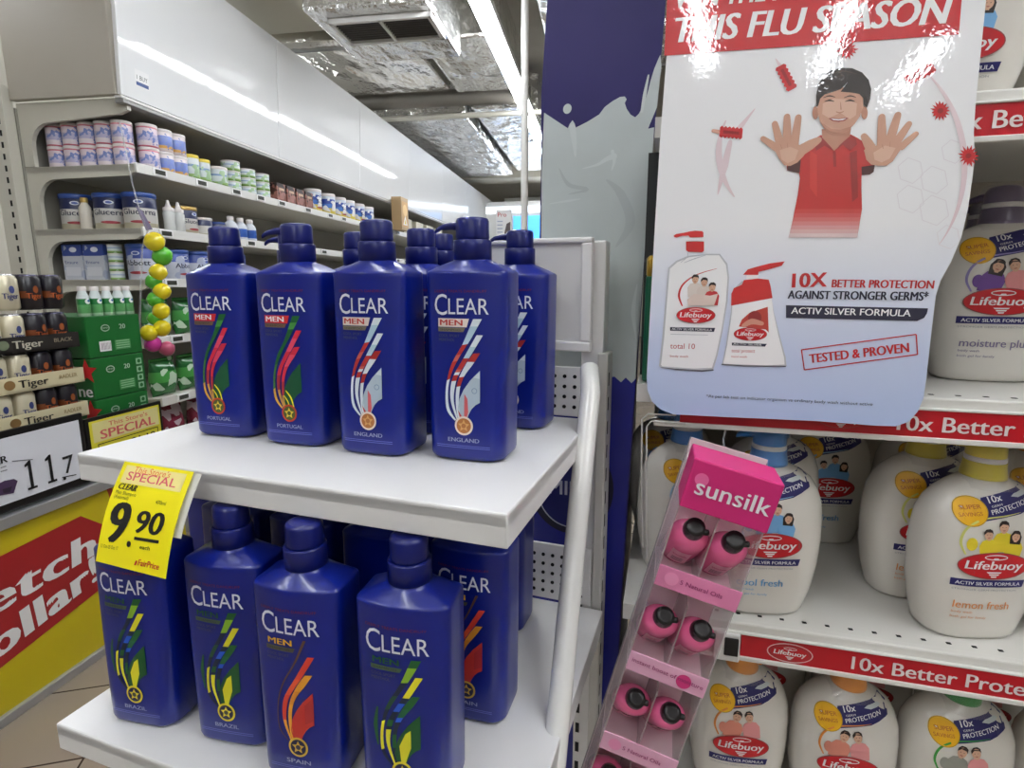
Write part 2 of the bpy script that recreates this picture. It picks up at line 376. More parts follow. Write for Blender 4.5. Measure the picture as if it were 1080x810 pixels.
sh = Sheet().fit('Pro', (-.06, .22), (.03, .22), .04, RED).poly([(.0, .03), (.07, .01), (.07, .17), (.03, .15)], flat((90, 80, 80)))
for k in range(5): sh.poly([(-.065, .03 + k * .035), (-.01, .03 + k * .035), (-.01, .04 + k * .035), (-.065, .04 + k * .035)], flat((170, 180, 200)))
MB().sheet(sh, planar((0, 0, 1.70), (1, 0, 0), (0, 0, 1)), .002).build('poster_print', t)
# ------------------------------------------------------------------ the long white shelving run on the left of the aisle
G0 = Vector((-2.302, 2.045, 0)); GM = Matrix.Translation(G0) @ Matrix.Rotation(AX, 4, 'Z')
LEN = 8.6
g = thing('gondola_shelving', 'long white shelving run with a glossy white fascia, left of the aisle', 'shelving', G0, (0, 0, AX))
FASC = mat('gloss_white_fascia', (238, 239, 240), .045, bump=.010, bscale=1.1)
BEIGE = mat('beige_side_panel', (176, 170, 158), .5, var=.03)
cuts = [0, 1.22, 2.44, 3.70, 4.95, 6.2, 7.4, 8.6]
for i in range(7):
    tilt = R((.25, -.2, .15, -.3, .2, -.1, .1)[i]); y0, y1 = cuts[i] + .003, cuts[i + 1] - .003
    f = MB().box((-.02, -(y1 - y0) / 2, 0), (0, (y1 - y0) / 2, .69), FASC, .003).build('fascia_panel', g, loc=(0, (y0 + y1) / 2, 2.055), rot=(0, R(3.0), tilt))
    if i == 0:
        sh = Sheet().poly([(.08, .06), (.16, .06), (.16, .13), (.08, .13)], PW, 1).poly([(.085, .065), (.155, .065), (.155, .08), (.085, .08)], flat((40, 70, 130)), 2)
        sh.fit('1 BUY', (.09, .09), (.15, .09), .018, PK, 2)
        MB().sheet(sh, planar((0, -(y1 - y0) / 2, 0), (0, 1, 0), (0, 0, 1)), .001).build('sticker', f)
MB().box((-.56, .0, 2.055), (-.022, .03, 2.75), BEIGE, .004).build('canopy_end', g)
MB().box((-.56, .03, 2.72), (-.022, LEN, 2.745), WHITE).build('canopy_top', g)
rl = MB(); rl.box((-.03, .0, 2.02), (.012, LEN, 2.036), GREYM, .003); rl.box((-.03, .0, 2.04), (.004, LEN, 2.052), WHITE, .002); rl.build('light_rail', g)
MB().box((-.56, .035, 2.03), (-.035, LEN, 2.045), mat('canopy_underside', (150, 146, 138), .5)).build('canopy_underside', g)
MB().box((-.58, .02, .0), (-.56, LEN, 2.03), mat('back_panel', (150, 147, 138), .5)).build('back_panel', g)
MB().box((-.58, .02, 0), (.0, LEN, .10), GREYM).build('plinth', g)
# slotted upright at the near end
up = MB(); up.box((-.655, -.03, 0), (-.565, .02, 2.12), CREAM, .003)
for k in range(42): up.box((-.598, -.0315, .05 + k * .05), (-.588, -.029, .075 + k * .05), HOLE)
up.build('upright', g)
SHELF_Z = [1.775, 1.50, 1.27, 1.00, .71, .40]
SHELFM = mat('shelf_deck', (214, 211, 202), .4, var=.03)
for k, z in enumerate(SHELF_Z):
    s = MB(); s.box((-.56, .03, z - .025), (.0, LEN, z), SHELFM); s.box((.0, .03, z - .035), (.012, LEN, z + .008), WHITE, .003); sd = s.build('shelf', g)
    # end bracket with the rounded cut-out under the shelf
    pts = [(-.563, z + .002), (-.0, z + .002), (-.0, z - .03), (-.03, z - .047), (-.41, z - .052)]
    pts += [(-.41 - .10 * math.sin(R(a)), z - .052 - .10 * (1 - math.cos(R(a)))) for a in (15, 30, 45, 60, 75, 90)]
    zn = SHELF_Z[k + 1] if k < 5 else .12
    pts += [(-.51, zn), (-.563, zn)]
    MB().prism(pts, CREAM, .02, (0, .03, 0), (1, 0, 0), (0, 0, 1)).build('end_bracket', g)
    y = .12
    while y < (6 if k < 2 else 2.0):
        s = MB(); s.box((.0125, y, z - .03), (.018, y + .085, z + .004), PW, .001); s.box((.018, y + .012, z - .022), (.0195, y + .073, z - .002), mat('tag_display', (62, 64, 58), .3)); s.build('price_tag', sd)
        y += .23 + .05 * ((k * 7 + int(y * 10)) % 3)
pts = [(-.563, 2.05), (-.0, 2.05), (.0, 2.0), (-.05, 1.985), (-.41, 1.965)] + [(-.41 - .10 * math.sin(R(a)), 1.965 - .10 * (1 - math.cos(R(a)))) for a in (15, 30, 45, 60, 75, 90)] + [(-.51, 1.78), (-.563, 1.78)]
MB().prism(pts, CREAM, .02, (0, .03, 0), (1, 0, 0), (0, 0, 1)).build('end_bracket', g)

# ---- tins on the shelves
def gp(x, y, z): return GM @ Vector((x, y, z))
LIDW = mat('lid_white', (222, 216, 214), .35); LIDY = mat('lid_yellow', (222, 200, 60), .35); LIDG = mat('lid_gold', (190, 160, 90), .35, .4); LIDB = mat('lid_blue', (40, 70, 140), .35)
T_PINK = bands('tin_pink_blue', [(0, (196, 100, 120)), (.06, (216, 206, 210)), (.3, (176, 170, 200)), (.62, (216, 200, 208)), (.92, (196, 110, 126))], (112, 128, 186), nscale=85, namt=.22)
T_ORANGE = bands('tin_blue_orange', [(0, (215, 200, 200)), (.15, (220, 170, 90)), (.3, (110, 130, 200)), (.8, (225, 215, 215))], (120, 136, 190), nscale=85, namt=.22)
T_GREEN = bands('tin_green_white', [(0, (110, 150, 70)), (.18, (150, 185, 110)), (.3, (205, 214, 214)), (.62, (120, 150, 190)), (.72, (205, 212, 216))], (160, 190, 150), nscale=40, namt=.25)
T_GLUC = bands('tin_white_navy', [(0, (176, 170, 146)), (.2, (200, 198, 194)), (.66, (26, 34, 76))], None)
T_BLUE = bands('tin_blue_white', [(0, (196, 200, 210)), (.68, (52, 74, 150))], (170, 178, 200), nscale=30, namt=.15)
T_YB = bands('tin_yellow_blue', [(0, (214, 196, 90)), (.38, (60, 110, 190)), (.6, (36, 66, 150)), (.85, (190, 200, 215))], (225, 225, 225), nscale=26, namt=.3)
T_BROWN = bands('box_brown', [(0, (120, 70, 60)), (.4, (74, 44, 38)), (.8, (40, 26, 28))], (150, 100, 90), nscale=45, namt=.3)
CANS = {}
def can(label, x, y, z, r, h, body, lid, group, text=None, cat='tin', name='milk_powder_tin', z0=.001, turn=0):
    key = (r, h, body.name, lid.name, text)
    if key not in CANS:
        b = MB().lathe([(r * .96, 0), (r, .004), (r, h * .86), (r * .985, h * .87)], body, 28)
        d = MB().lathe([(r * 1.01, h * .865), (r * 1.03, h * .88), (r * 1.03, h * .975), (r * .98, h), (r * .9, h), (r * .88, h * .985)], lid, 28)
        lb = None
        if text:
            sh = Sheet().mid(text, 0, h * .40, h * .15, flat((28, 30, 60)), 1, .02, w=min(r * 2.2, h * .12 * len(text)))
            sh.disc(0, h * .74, h * .12, h * .055, flat((220, 224, 235)), 1).disc(0, h * .74, h * .08, h * .035, flat((60, 80, 150)), 2)
            sh.disc(0, h * .2, h * .25, h * .04, flat((150, 50, 60)), 1)
            lb = MB().sheet(sh, lambda u, v, hh: (( r + hh) * math.cos(u / r), (r + hh) * math.sin(u / r), v), .0006, .0002, grid=.012).data('label')
        CANS[key] = (b.data('tin_body'), d.data('lid'), lb)
    b, d, lb = CANS[key]
    t = thing(name, label, cat, gp(x, y, z + z0), (0, 0, AX + turn), group)
    part('tin_body', b, t); part('lid', d, t)
    if lb: part('label', lb, t)
    return t
S1, S2, S3, S4, S5 = SHELF_Z[:5]
for row in range(2):
    for i, x in enumerate((-.452, -.366, -.280, -.194, -.108)):
        can('pink and blue end-of-shelf tin on the top shelf, %s from the left, %s row' % (ORD[i], ('bottom', 'top')[row]), x, .105, S1 + row * .1, .0418, .0985, T_PINK, LIDW, 'pink and blue tins at the shelf end')
for row in range(2):
    for i, (y, mt, nm) in enumerate(((.19, T_PINK, 'pink and blue'), (.282, T_ORANGE, 'blue and orange'), (.372, T_ORANGE, 'blue and orange'))):
        can('%s tin facing the aisle on the top shelf, %s column, %s of two' % (nm, ORD[i], ('lower', 'upper')[row]), -.055, y, S1 + row * .103, .043, .1015, mt, LIDW, 'stacked tins facing the aisle')
for i, (y, r, h, mt, ld, lb) in enumerate(((.465, .043, .13, T_GREEN, LIDY, 'green and white tin with a yellow lid, nearer of the two on the top shelf'), (.555, .04, .125, T_GREEN, LIDY, 'green and white tin with a yellow lid, farther of the two on the top shelf'),
        (.675, .052, .11, T_GREEN, LIDW, 'short green and white tin after the yellow-lidded tins'))): can(lb, -.06, y, S1, r, h, mt, ld, 'green tins on the top shelf')
for c, y in enumerate((.80, .945, 1.09)):
    for k in range(3):
        can('%s white and green tub of the %s tub stack on the top shelf' % (('lowest', 'middle', 'topmost')[k], ORD[c]), -.062, y, S1 + k * (.056 if c == 0 else .05), .05, (.055 if c == 0 else .049), T_GREEN, LIDW, 'stacked tubs on the top shelf', name='milk_powder_tub', cat='tub')
def carton(label, x, y, z, sx, sy, sz, mt, group=None, name='carton', cat='box', extra=None):
    t = thing(name, label, cat, gp(x, y, z + .001), (0, 0, AX), group)
    b = MB().box((-sx / 2, -sy / 2, 0), (sx / 2, sy / 2, sz), mt, .003)
    if extra: b.sheet(extra, planar((sx / 2, 0, 0), (0, 1, 0), (0, 0, 1)), .0012, .0004)
    b.build('box_body', t)
    return t
for i, y in enumerate((1.24, 1.36, 1.48, 1.60)):
    carton('dark brown pack on the top shelf beyond the tub stacks, %s in the row' % ORD[i], -.06, y, S1, .09, .10, .12, T_BROWN, 'dark brown packs', extra=Sheet().disc(0, .04, .03, .02, flat((150, 100, 90))).poly([(-.03, .075), (.03, .075), (.03, .09), (-.03, .09)], flat((190, 160, 130))))
for i, y in enumerate((1.76, 1.98, 2.17, 2.34, 2.54, 2.74)):
    can('yellow and blue tin standing far along the top shelf, %s of six' % ORD[i], -.075, y, S1, .062, .165, T_YB, LIDW, 'yellow and blue tins', text='S-26' if i % 2 == 0 else None)
sh = Sheet().poly([(-.085, .03), (.085, .03), (.085, .27), (-.085, .27)], flat((196, 150, 84))).disc(0, .19, .06, .055, flat((226, 190, 120)), 2).poly([(-.06, .05), (.0, .14), (.06, .05)], flat((232, 232, 226)), 3).poly([(-.03, .06), (.0, .11), (.03, .06)], flat((220, 190, 40)), 4)
carton('tan printed carton standing out at the far end of the top shelf', .076, 3.2, S1, .10, .2, .31, mat('carton_tan', (178, 150, 110), .5), name='cereal_carton', extra=sh)
for i, y in enumerate((3.7, 4.1, 4.5, 4.9)):
    carton('pale carton on the far stretch of the top shelf, %s beyond the tan carton' % ORD[i], -.08, y, S1, .12, .26, .17, mat('carton_pale', (196, 190, 170), .5), 'far pale cartons', extra=Sheet().poly([(-.1, .03), (.1, .03), (.1, .07), (-.1, .07)], flat((120, 110, 90))))
# second shelf
for i, x in enumerate((-.415, -.235, -.08)):
    can('large white and navy tin at the second shelf end, %s from the left' % ORD[i], x, .128, S2, .068, .165, T_GLUC, LIDB, 'white and navy tins', 'Glucerna', turn=R(-52))
for i, (x, y) in enumerate(((-.325, .078),)):
    t = thing('nutrition_bottle', 'small white bottle with gold cap between the white and navy tins', 'bottle', gp(x, y, S2 + .001), (0, 0, AX))
    MB().lathe([(.022, 0), (.025, .004), (.025, .10), (.014, .12), (.013, .125)], mat('pale_bottle', (214, 208, 196), .35), 20).build('bottle_body', t)
    MB().lathe([(.016, .123), (.016, .142), (.013, .145)], LIDG, 20).build('cap', t)
for i, y in enumerate((.405, .535, .65)):
    r, h = ((.06, .14), (.05, .10), (.045, .09))[i]
    can('%s navy and white tin on the second shelf facing the aisle' % ('large', 'middle-sized', 'small')[i], -.075, y, S2, r, h, T_GLUC, (LIDG, LIDW, LIDB)[i], 'aisle tins of the second shelf', 'Glucerna' if i == 0 else None)
for i, y in enumerate((.74, .83, .92)):
    t = thing('milk_bottle', 'blue and white plastic bottle on the second shelf facing the aisle, %s in line' % ORD[i], 'bottle', gp(-.05, y, S2 + .001), (0, 0, AX), 'blue and white bottles')
    MB().lathe([(.03, 0), (.035, .005), (.035, .08), (.03, .095), (.016, .108), (.016, .112)], bands('bottle_blue_white', [(0, (210, 214, 222)), (.2, (56, 96, 176)), (.62, (214, 218, 226))]), 20).build('bottle_body', t)
    MB().lathe([(.019, .11), (.019, .13), (.015, .133)], LIDW, 20).build('cap', t)
for i, y in enumerate((.245, .310)):
    t = thing('baby_bottle', 'pale baby feeding bottle on the second shelf near the corner, %s' % ('nearer', 'farther')[i], 'bottle', gp(-.03, y, S2 + .001), (0, 0, AX), 'pale feeding bottles')
    MB().lathe([(.024, 0), (.027, .004), (.025, .05), (.027, .09), (.021, .1)], mat('clear_pale_plastic', (200, 202, 200), .2), 20).build('bottle_body', t)
    MB().lathe([(.024, .1), (.024, .115), (.014, .12), (.009, .135), (.006, .15), (.001, .152)], LIDW, 20).build('teat_cap', t)
# third shelf
for i, x in enumerate((-.415, -.30)):
    fp_ = Sheet()
    t = carton('blue and white carton at the end of the third shelf, %s' % ('leftmost', 'second from the left')[i], x, .115, S3, .108, .10, .165, T_BLUE, 'blue and white cartons')
    MB().sheet(Sheet().poly([(-.048, .01), (.048, .01), (.048, .158), (-.048, .158)], T_BLUE, 0).poly([(-.04, .02), (.04, .02), (.04, .06), (-.04, .06)], flat((214, 216, 224))).disc(.01, .14, .02, .012, flat((225, 228, 240))).fit('Ensure', (-.04, .075), (.03, .075), .014, flat((50, 70, 140))), planar((0, -.05, 0), (1, 0, 0), (0, 0, 1)), .0012, .0004).build('front_print', t)
for k in range(4):
    can('white tub in the narrow stack on the third shelf, %s from the bottom' % ORD[k], -.205, .09, S3 + k * .041, .03, .04, T_GREEN, LIDW, 'narrow stack of tubs', name='milk_powder_tub', cat='tub')
can('blue and white powder tin right of the tub stack on the third shelf', -.088, .14, S3, .078, .165, T_BLUE, LIDB, 'blue and white tins', 'Abbott', turn=R(-80))
for i, y in enumerate((.31, .46, .61, .78)):
    can('blue and white tin on the third shelf facing the aisle, %s from the corner' % ORD[i], -.08, y, S3, .065, .15, T_BLUE, LIDB, 'aisle tins of the third shelf', 'Abbott' if i < 2 else None)
# bags on the lower shelves
BAGG = bands('bag_green', [(0, (40, 110, 50)), (.4, (70, 150, 70)), (.7, (30, 96, 44))], (190, 215, 190), nscale=28, namt=.3, rough=.2)
BAGR = bands('bag_dark_red', [(0, (90, 24, 40)), (.6, (120, 40, 60))], (190, 170, 180), nscale=30, namt=.18, rough=.2)
def bag(label, y, z, mt, group, w=.15, h=.17, d=.09):
    t = thing('snack_bag', label, 'bag', gp(-.07, y, z + .001), (0, 0, AX), group)
    rings = []
    for k in range(9):
        q = k / 8; fat = math.sin(math.pi * min(1, q * 1.02)) ** .5 if 0 < q < 1 else .05
        rings.append([Vector((d / 2 * fat * math.cos(a) * (1 + .08 * math.sin(3 * a + k)), w / 2 * (1 - .06 * math.sin(math.pi * q)) * (abs(math.sin(a)) ** .6) * math.copysign(1, math.sin(a)), h * q)) for a in [2 * math.pi * i / 20 for i in range(20)]])
    MB().loft(rings, mt).build('bag_body', t)
    MB().box((-.003, -w / 2, h - .004), (.003, w / 2, h + .014), mt).build('seal_strip', t)
for i, y in enumerate((.14, .33, .50, .68)): bag('green shiny bag on the shelf behind the yellow toy string, %s from the corner' % ORD[i], y, S4, BAGG, 'green bags on the fourth shelf')
for i, y in enumerate((.14, .32, .50, .68)): bag('green shiny bag on the shelf below the toy string, %s from the corner' % ORD[i], y, S5, BAGG, 'green bags on the fifth shelf')
for i, y in enumerate((.16, .36, .56)): bag('dark red bag on the lowest visible shelf, %s from the corner' % ORD[i], y, SHELF_Z[5], BAGR, 'dark red bags', h=.24)

# ---- hanging string of toy capsules at the corner of the run
t = thing('toy_capsule_string', 'plastic string of yellow and green toy capsules hanging from the shelf corner', 'toy string', (-1.92, 1.76, 1.0))
CAPY = mat('capsule_yellow', (226, 206, 30), .15, coat=.5); CAPG = mat('capsule_green', (84, 176, 50), .15, coat=.5); CAPP = mat('capsule_pink', (214, 60, 160), .15, coat=.5)
FILM = mat('clear_film', (200, 200, 205), .15, alpha=.35)
balls = [((163, 255), CAPY, 1.15), ((171, 270), CAPG, 1.15), ((167, 287), CAPY, 1), ((162, 297), CAPG, .95), ((171, 307), CAPY, 1), ((164, 316), CAPG, 1), ((170, 328), CAPY, 1), ((163, 336), CAPG, .85), ((171, 346), CAPY, 1), ((157, 351), CAPY, 1), ((161, 363), CAPP, 1), ((176, 368), mat('capsule_rose', (190, 90, 120), .3), .9)]
PB = Vector((-1.909, 1.771, 1.408)); PN = Vector((1.909, -1.771, 0))
pos = []
for (q, mt, sc) in balls:
    p = onplane(q[0], q[1], PB, PN); r = .0285 * sc; p = p + Vector((.006, -.006, 0)) * (1 if mt is CAPY else -1); pos.append(p)
    ang = random.uniform(-.6, .6); M = Matrix.Translation(p) @ Matrix.Rotation(ang, 4, 'Y')
    prof = [(r * math.sin(R(a)) + 1e-5, -r * 1.12 * math.cos(R(a))) for a in range(0, 181, 18)]; prof[5] = (r * 1.06, 0)
    MB().lathe(prof, mt, 18, M=M, sx=1.2, caps=(False, False)).build('toy_capsule', t, False)
st = [onplane(x, y, PB, PN) for x, y in ((126, 128), (133, 160), (140, 195), (148, 225), (156, 243))]
MB().tube(st, .003, FILM, 6).build('hang_string', t, False)
tagp = [onplane(x, y, PB, PN) for x, y in ((143, 217), (150, 222), (161, 242), (154, 243))]
MB().mesh(tagp, [(0, 1, 2, 3)], mat('string_tag', (120, 112, 140), .3)).build('header_tag', t, False)
sl = [p + Vector((.0, .0, 0)) for p in [onplane(x, y, PB, PN) for x, y in ((156, 243), (150, 262), (149, 290), (148, 320), (147, 352))]]
MB().tube(sl, .0035, FILM, 6).build('film_edge', t, False)

# ------------------------------------------------------------------ promotion bin with beer cans at the left edge
B0 = Vector((-1.783, .967, 0)); BA = math.atan2(.0694, .9976); BMX = Matrix.Translation(B0) @ Matrix.Rotation(BA, 4, 'Z')
def bpnt(x, y, z): return BMX @ Vector((x, y, z))
YB0, YB1 = -.75, .74
t = thing('promotion_bin', 'yellow printed bin skirt with a silver top rail and a red slanted banner', 'display bin', B0, (0, 0, BA))
MB().box((-.02, YB0, .03), (-.004, YB1, .565), mat('yellow_board', (196, 178, 22), .35)).build('side_board', t)
MB().box((-.7, YB1 - .016, .03), (-.02, YB1, .565), MATS['yellow_board']).build('end_board', t)
rl = MB(); rl.box((-.03, YB0, .565), (.012, YB1, .60), mat('silver_rail', (190, 192, 196), .28, .7), .004); rl.box((-.03, YB0, .0), (.01, YB1, .03), MATS['silver_rail'], .004); rl.build('rail', t)
MB().box((-.7, YB0, .60), (-.03, YB1, .615), DARK).build('bin_deck', t)
def bq(x, y):
    p = BMX.inverted() @ onplane(x, y, B0, (BMX.to_3x3() @ Vector((1, 0, 0)))); return (p.y, p.z)
sh = Sheet()
FL = [bq(*q) for q in ((-150, 662), (0, 590), (86, 544), (110, 562), (118, 560), (118, 612), (0, 707), (-150, 800))]
sh.poly([(.52, .47), (.40, .44), (.32, .508), (.072, .445 + .045), (-.45, .40), (-.45, .08), (.025, .17), (.37, .235), (.52, .26)], flat((160, 30, 34)), 1)
def bw(s, q0, q1, cap): sh.fit(s, bq(*q0), bq(*q1), cap, PW, 3, .075, .12, 1.08)
def before(st, ref, q0, q1, cap):   # the start of the word, cut by the picture's edge
    w = lambda t: max(v[0] for v in text_mesh(t, 0, .12, 1.08)[0]) - min(v[0] for v in text_mesh(t, 0, .12, 1.08)[0])
    a, b = Vector(bq(*q0)), Vector(bq(*q1)); d = (b - a) / w(ref); e = a - d * .12; sh.fit(st, e - d * w(st), e, cap, PW, 3, .075, .12, 1.08)
before('Str', 'etch', (-16, 655), (104, 583), .085); before('D', 'ollar!', (-8, 700), (110, 606), .085)
bw('etch', (-16, 655), (104, 583), .085); bw('ollar!', (-8, 700), (110, 606), .085)
sh.poly([bq(*q) for q in ((112, 513), (117, 511), (124, 532), (120, 536))], flat((170, 60, 40)), 1)
MB().sheet(sh, planar((-.004, 0, 0), (0, 1, 0), (0, 0, 1)), .001, .0004).build('board_print', t)
# price board
PA = R(2)
t = thing('price_board', 'white price board reading 11.7 in a black frame above the yellow bin', 'price sign', bpnt(.0, 0, .605), (R(0), 0, BA))
b = MB(); b.box((-.018, -.40, 0), (-.006, .375, .235), BLACKP, .003); b.build('board_frame', t)
bc = MB().box((-.006, -.38, .026), (-.004, .358, .215), mat('board_white', (222, 224, 232), .35))
def bs(x, y, off=0):
    p = BMX.inverted() @ onplane(x, y, bpnt(-.004, 0, 0), BMX.to_3x3() @ Vector((1, 0, 0))); return (p.y, p.z - .605)
sh = Sheet()

def one(x, y):   # a serifed figure one
    u, v = bs(x, y); sh.poly([(u - .010, v), (u + .018, v), (u + .018, v + .007), (u + .0085, v + .007), (u + .0085, v + .088), (u + .003, v + .088), (u - .010, v + .078), (u - .010, v + .071), (u - .0005, v + .074), (u - .0005, v + .007), (u - .010, v + .007)], PK, 2)
one(33, 516); one(54, 509); u, v = bs(68, 506); sh.disc(u, v + .004, .005, .005, PK, 2, 12); sh.fit('7', bs(68, 500), bs(79, 496), .055, PK, 2)
sh.poly([bs(65, 503), bs(80, 500), bs(80, 501), bs(65, 504)], PK, 2)
sh.fit('ER', bs(-6, 491), bs(8, 487), .02, PK, 2, .03)
for a, b_, y in ((0, 6, 494), (12, 34, 487), (0, 7, 498)): sh.poly([bs(a, y), bs(b_, y - 2), bs(b_, y - 3), bs(a, y - 1)], flat((110, 110, 120)), 2)
sh.poly([bs(*q) for q in ((-6, 512), (-2, 523), (14, 520), (18, 507), (14, 505), (4, 507))], flat((70, 50, 84)), 2).poly([bs(*q) for q in ((2, 516), (12, 513), (10, 519), (3, 520))], flat((40, 30, 50)), 3)
bc.sheet(sh, planar((-.004, 0, 0), (0, 1, 0), (0, 0, 1)), .001, .0004).build('board_card', t)
t = thing('special_board', 'small yellow sign reading SPECIAL Save in a black frame right of the price board', 'price sign', bpnt(.0, .0, .605), (0, 0, BA))
MB().box((-.018, .38, 0), (-.006, .69, .21), BLACKP, .003).build('board_frame', t)
bc = MB().box((-.006, .392, .01), (-.004, .676, .198), mat('sign_yellow', (226, 216, 60), .35))
sh = Sheet(); sh.poly([(.40, .125), (.668, .125), (.668, .192), (.40, .192)], flat((224, 216, 150)), 1)
sh.fit("This Store's", (.46, .17), (.62, .17), .015, flat((214, 110, 90)), 2, .01); sh.fit('SPECIAL', (.425, .132), (.65, .132), .03, flat((214, 96, 100)), 2, .03)
for a in (((.412, .07), (.66, .07), (.66, .073), (.412, .073)), ((.412, .115), (.66, .115), (.66, .118), (.412, .118)), ((.412, .07), (.415, .07), (.415, .118), (.412, .118)), ((.657, .07), (.66, .07), (.66, .118), (.657, .118))): sh.poly(a, PK, 2)
sh.fit('Save $1.10', (.44, .083), (.645, .083), .022, PK, 2, .03)
bc.sheet(sh, planar((-.004, 0, 0), (0, 1, 0), (0, 0, 1)), .001, .0004).build('board_card', t)
# beer cans: five layers, trays between
CREAMC = bands('can_cream', [(0, (200, 194, 168)), (.06, (214, 206, 180))], None, rough=.3, metal=.3)
CANB = bands('can_black', [(0, (30, 26, 30)), (.35, (120, 62, 30)), (.55, (28, 26, 34))], (30, 26, 34), nscale=50, namt=.5, rough=.3)
CANTOP = mat('can_rim', (190, 188, 190), .25, .9); CANTOPB = mat('can_rim_dark', (90, 88, 110), .25, .8)
def beer(label, y, z, dark, group, x=-.096):
    key = ('beer', dark)
    if key not in CANS:
        b = MB().lathe([(.026, 0), (.0325, .008), (.0325, .092), (.027, .103)], CANB if dark else CREAMC, 24)
        d = MB().lathe([(.0272, .102), (.0275, .107), (.0255, .107), (.0245, .1035)], CANTOPB if dark else CANTOP, 24)
        sh = Sheet().fit('Tiger', (-.02, .035), (.02, .035), .016, flat((170, 84, 36) if dark else (40, 50, 110)), 2, .03)
        sh.disc(.004, .062, .007, .011, flat((150, 80, 40) if dark else (60, 70, 120)), 2)
        l = MB().sheet(sh, lambda u, v, h: ((.0325 + h) * math.cos(u / .0325), (.0325 + h) * math.sin(u / .0325), v), .0005, .0002, grid=.01)
        CANS[key] = (b.data('can_body'), d.data('can_top'), l.data('label'))
    t = thing('beer_can', label, 'beer can', bpnt(x, y, z + .001), (0, 0, BA + random.uniform(-.3, .1)), group)
    for n, me in zip(('can_body', 'can_top', 'label'), CANS[key]): part(n, me, t)
LZ = [1.172, 1.054, .936, .822, .706]
rows = ['top', 'second', 'third', 'fourth', 'lowest visible']
for k, z in enumerate(LZ):
    for i, y in enumerate((.13, .198, .266, .334, .402)):
        dark = i > 2
        kind = 'black beer can' if dark else 'cream beer can'
        w = ('nearer', 'farther')[i - 3] if dark else ('nearest', 'middle', 'farthest')[i]
        beer('%s in the %s layer of the stack, %s along the row' % (kind, rows[k], w), y, z, dark, 'black beer cans' if dark else 'cream beer cans')
TRC = mat('tray_cream', (206, 196, 160), .55); TRK = mat('tray_black', (30, 26, 24), .5)
for k, z in enumerate(LZ[1:]):
    dark = k == 0; mt = TRK if dark else TRC
    t = thing('can_tray', ('black printed cardboard tray around the second can layer', 'cream printed cardboard tray around the third can layer', 'cream printed cardboard tray around the fourth can layer', 'cream cardboard tray around the lowest visible cans')[k], 'tray', bpnt(0, 0, z), (0, 0, BA), 'printed can trays')
    b = MB(); b.box((-.36, .04, -.006), (-.058, .445, 0), mt); b.box((-.062, .04, -.006), (-.058, .445, .042), mt); b.box((-.36, .441, -.006), (-.062, .445, .042), mt); tb_ = b
    sh = Sheet(); c = flat((190, 186, 170)) if dark else flat((34, 30, 30))
    sh.fit('Tiger', (.235, .008), (.325, .008), .022, c, 2, .03); sh.fit('BLACK' if dark else 'RADLER', (.36, .016), (.42, .016), .012, flat((150, 140, 120)) if dark else flat((150, 130, 90)), 2, .02)
    sh.fit('beer', (.11, .012), (.17, .012), .01, flat((160, 140, 100)), 2).disc(.21, .02, .016, .014, flat((130, 100, 60)) if not dark else flat((110, 120, 96)), 2)
    tb_.sheet(sh, planar((-.058, 0, 0), (0, 1, 0), (0, 0, 1)), .0008, .0003).build('tray_body', t)
# green beer cartons with small cartons on top
GRN = mat('carton_green', (20, 100, 40), .4)
SILV = flat((190, 205, 190))
for k, z in enumerate((1.0, .856, .712)):
    t = thing('beer_carton', 'green printed beer carton, %s of the stack beside the can trays' % ('topmost', 'middle', 'lowest')[k], 'beer carton', bpnt(-.06, .475, z + .001), (0, 0, BA), 'green beer cartons')
    bb = MB().box((-.30, 0, 0), (0, .215, .142), GRN, .003)
    sh = Sheet(); sh.ring(.07, .10, .014, .009, .003, SILV, 2).fit('beer', (.055, .098), (.085, .098), .007, SILV, 2); sh.fit('20', (.125, .094), (.15, .094), .016, SILV, 2, .02)
    sh.poly([(.10, .02), (.165, .02), (.165, .055), (.10, .055)], flat((70, 140, 80)), 1)
    for q in range(4): sh.poly([(.105, .025 + q * .008), (.16, .025 + q * .008), (.16, .028 + q * .008), (.105, .028 + q * .008)], flat((150, 190, 150)), 2)
    if k == 0:
        sh.poly([(.04, .02), (.085, .02), (.085, .055), (.04, .055)], PW, 2)
        for q in range(8): sh.poly([(.046 + q * .005, .025), (.048 + q * .005, .025), (.048 + q * .005, .05), (.046 + q * .005, .05)], flat((150, 120, 140)), 3)
    else:
        for q in range(4): sh.poly([(.178, .012 + q * .03), (.202, .012 + q * .03), (.202, .034 + q * .03), (.178, .034 + q * .03)], flat((150, 190, 155)), 2).disc(.19, .023 + q * .03, .007, .007, GRN, 3)
    bb.sheet(sh, planar((0, 0, 0), (0, 1, 0), (0, 0, 1)), .001, .0004)
    sh = Sheet()
    if k in (1, 2):
        zc = .12; pts = []
        for a in range(10):
            rr = .046 if a % 2 == 0 else .02; pts.append((-.02 + rr * math.sin(a * math.pi / 5), zc - .02 + rr * math.cos(a * math.pi / 5)))
        sh.poly(pts, flat((206, 40, 44)), 2)
        sh.fit('ne', (-.062, .012), (-.004, .012), .04, PW, 2, .03)
    sh.fit('beer', (-.26, .05), (-.12, .05), .05, PW, 2, .03)
    bb.sheet(sh, planar((0, 0, 0), (1, 0, 0), (0, 0, 1)), .001, .0004).build('box_body', t)
t = thing('pallet_stack_base', 'dark crate under the beer stack, hidden behind the price boards', 'crate', bpnt(-.2, .4, .616), (0, 0, BA))
b = MB(); b.box((-.17, -.36, 0), (.14, .06, .083), DARK, .004); b.box((-.17, .07, 0), (.14, .29, .094), DARK, .004)
b.build('crate_body', t)
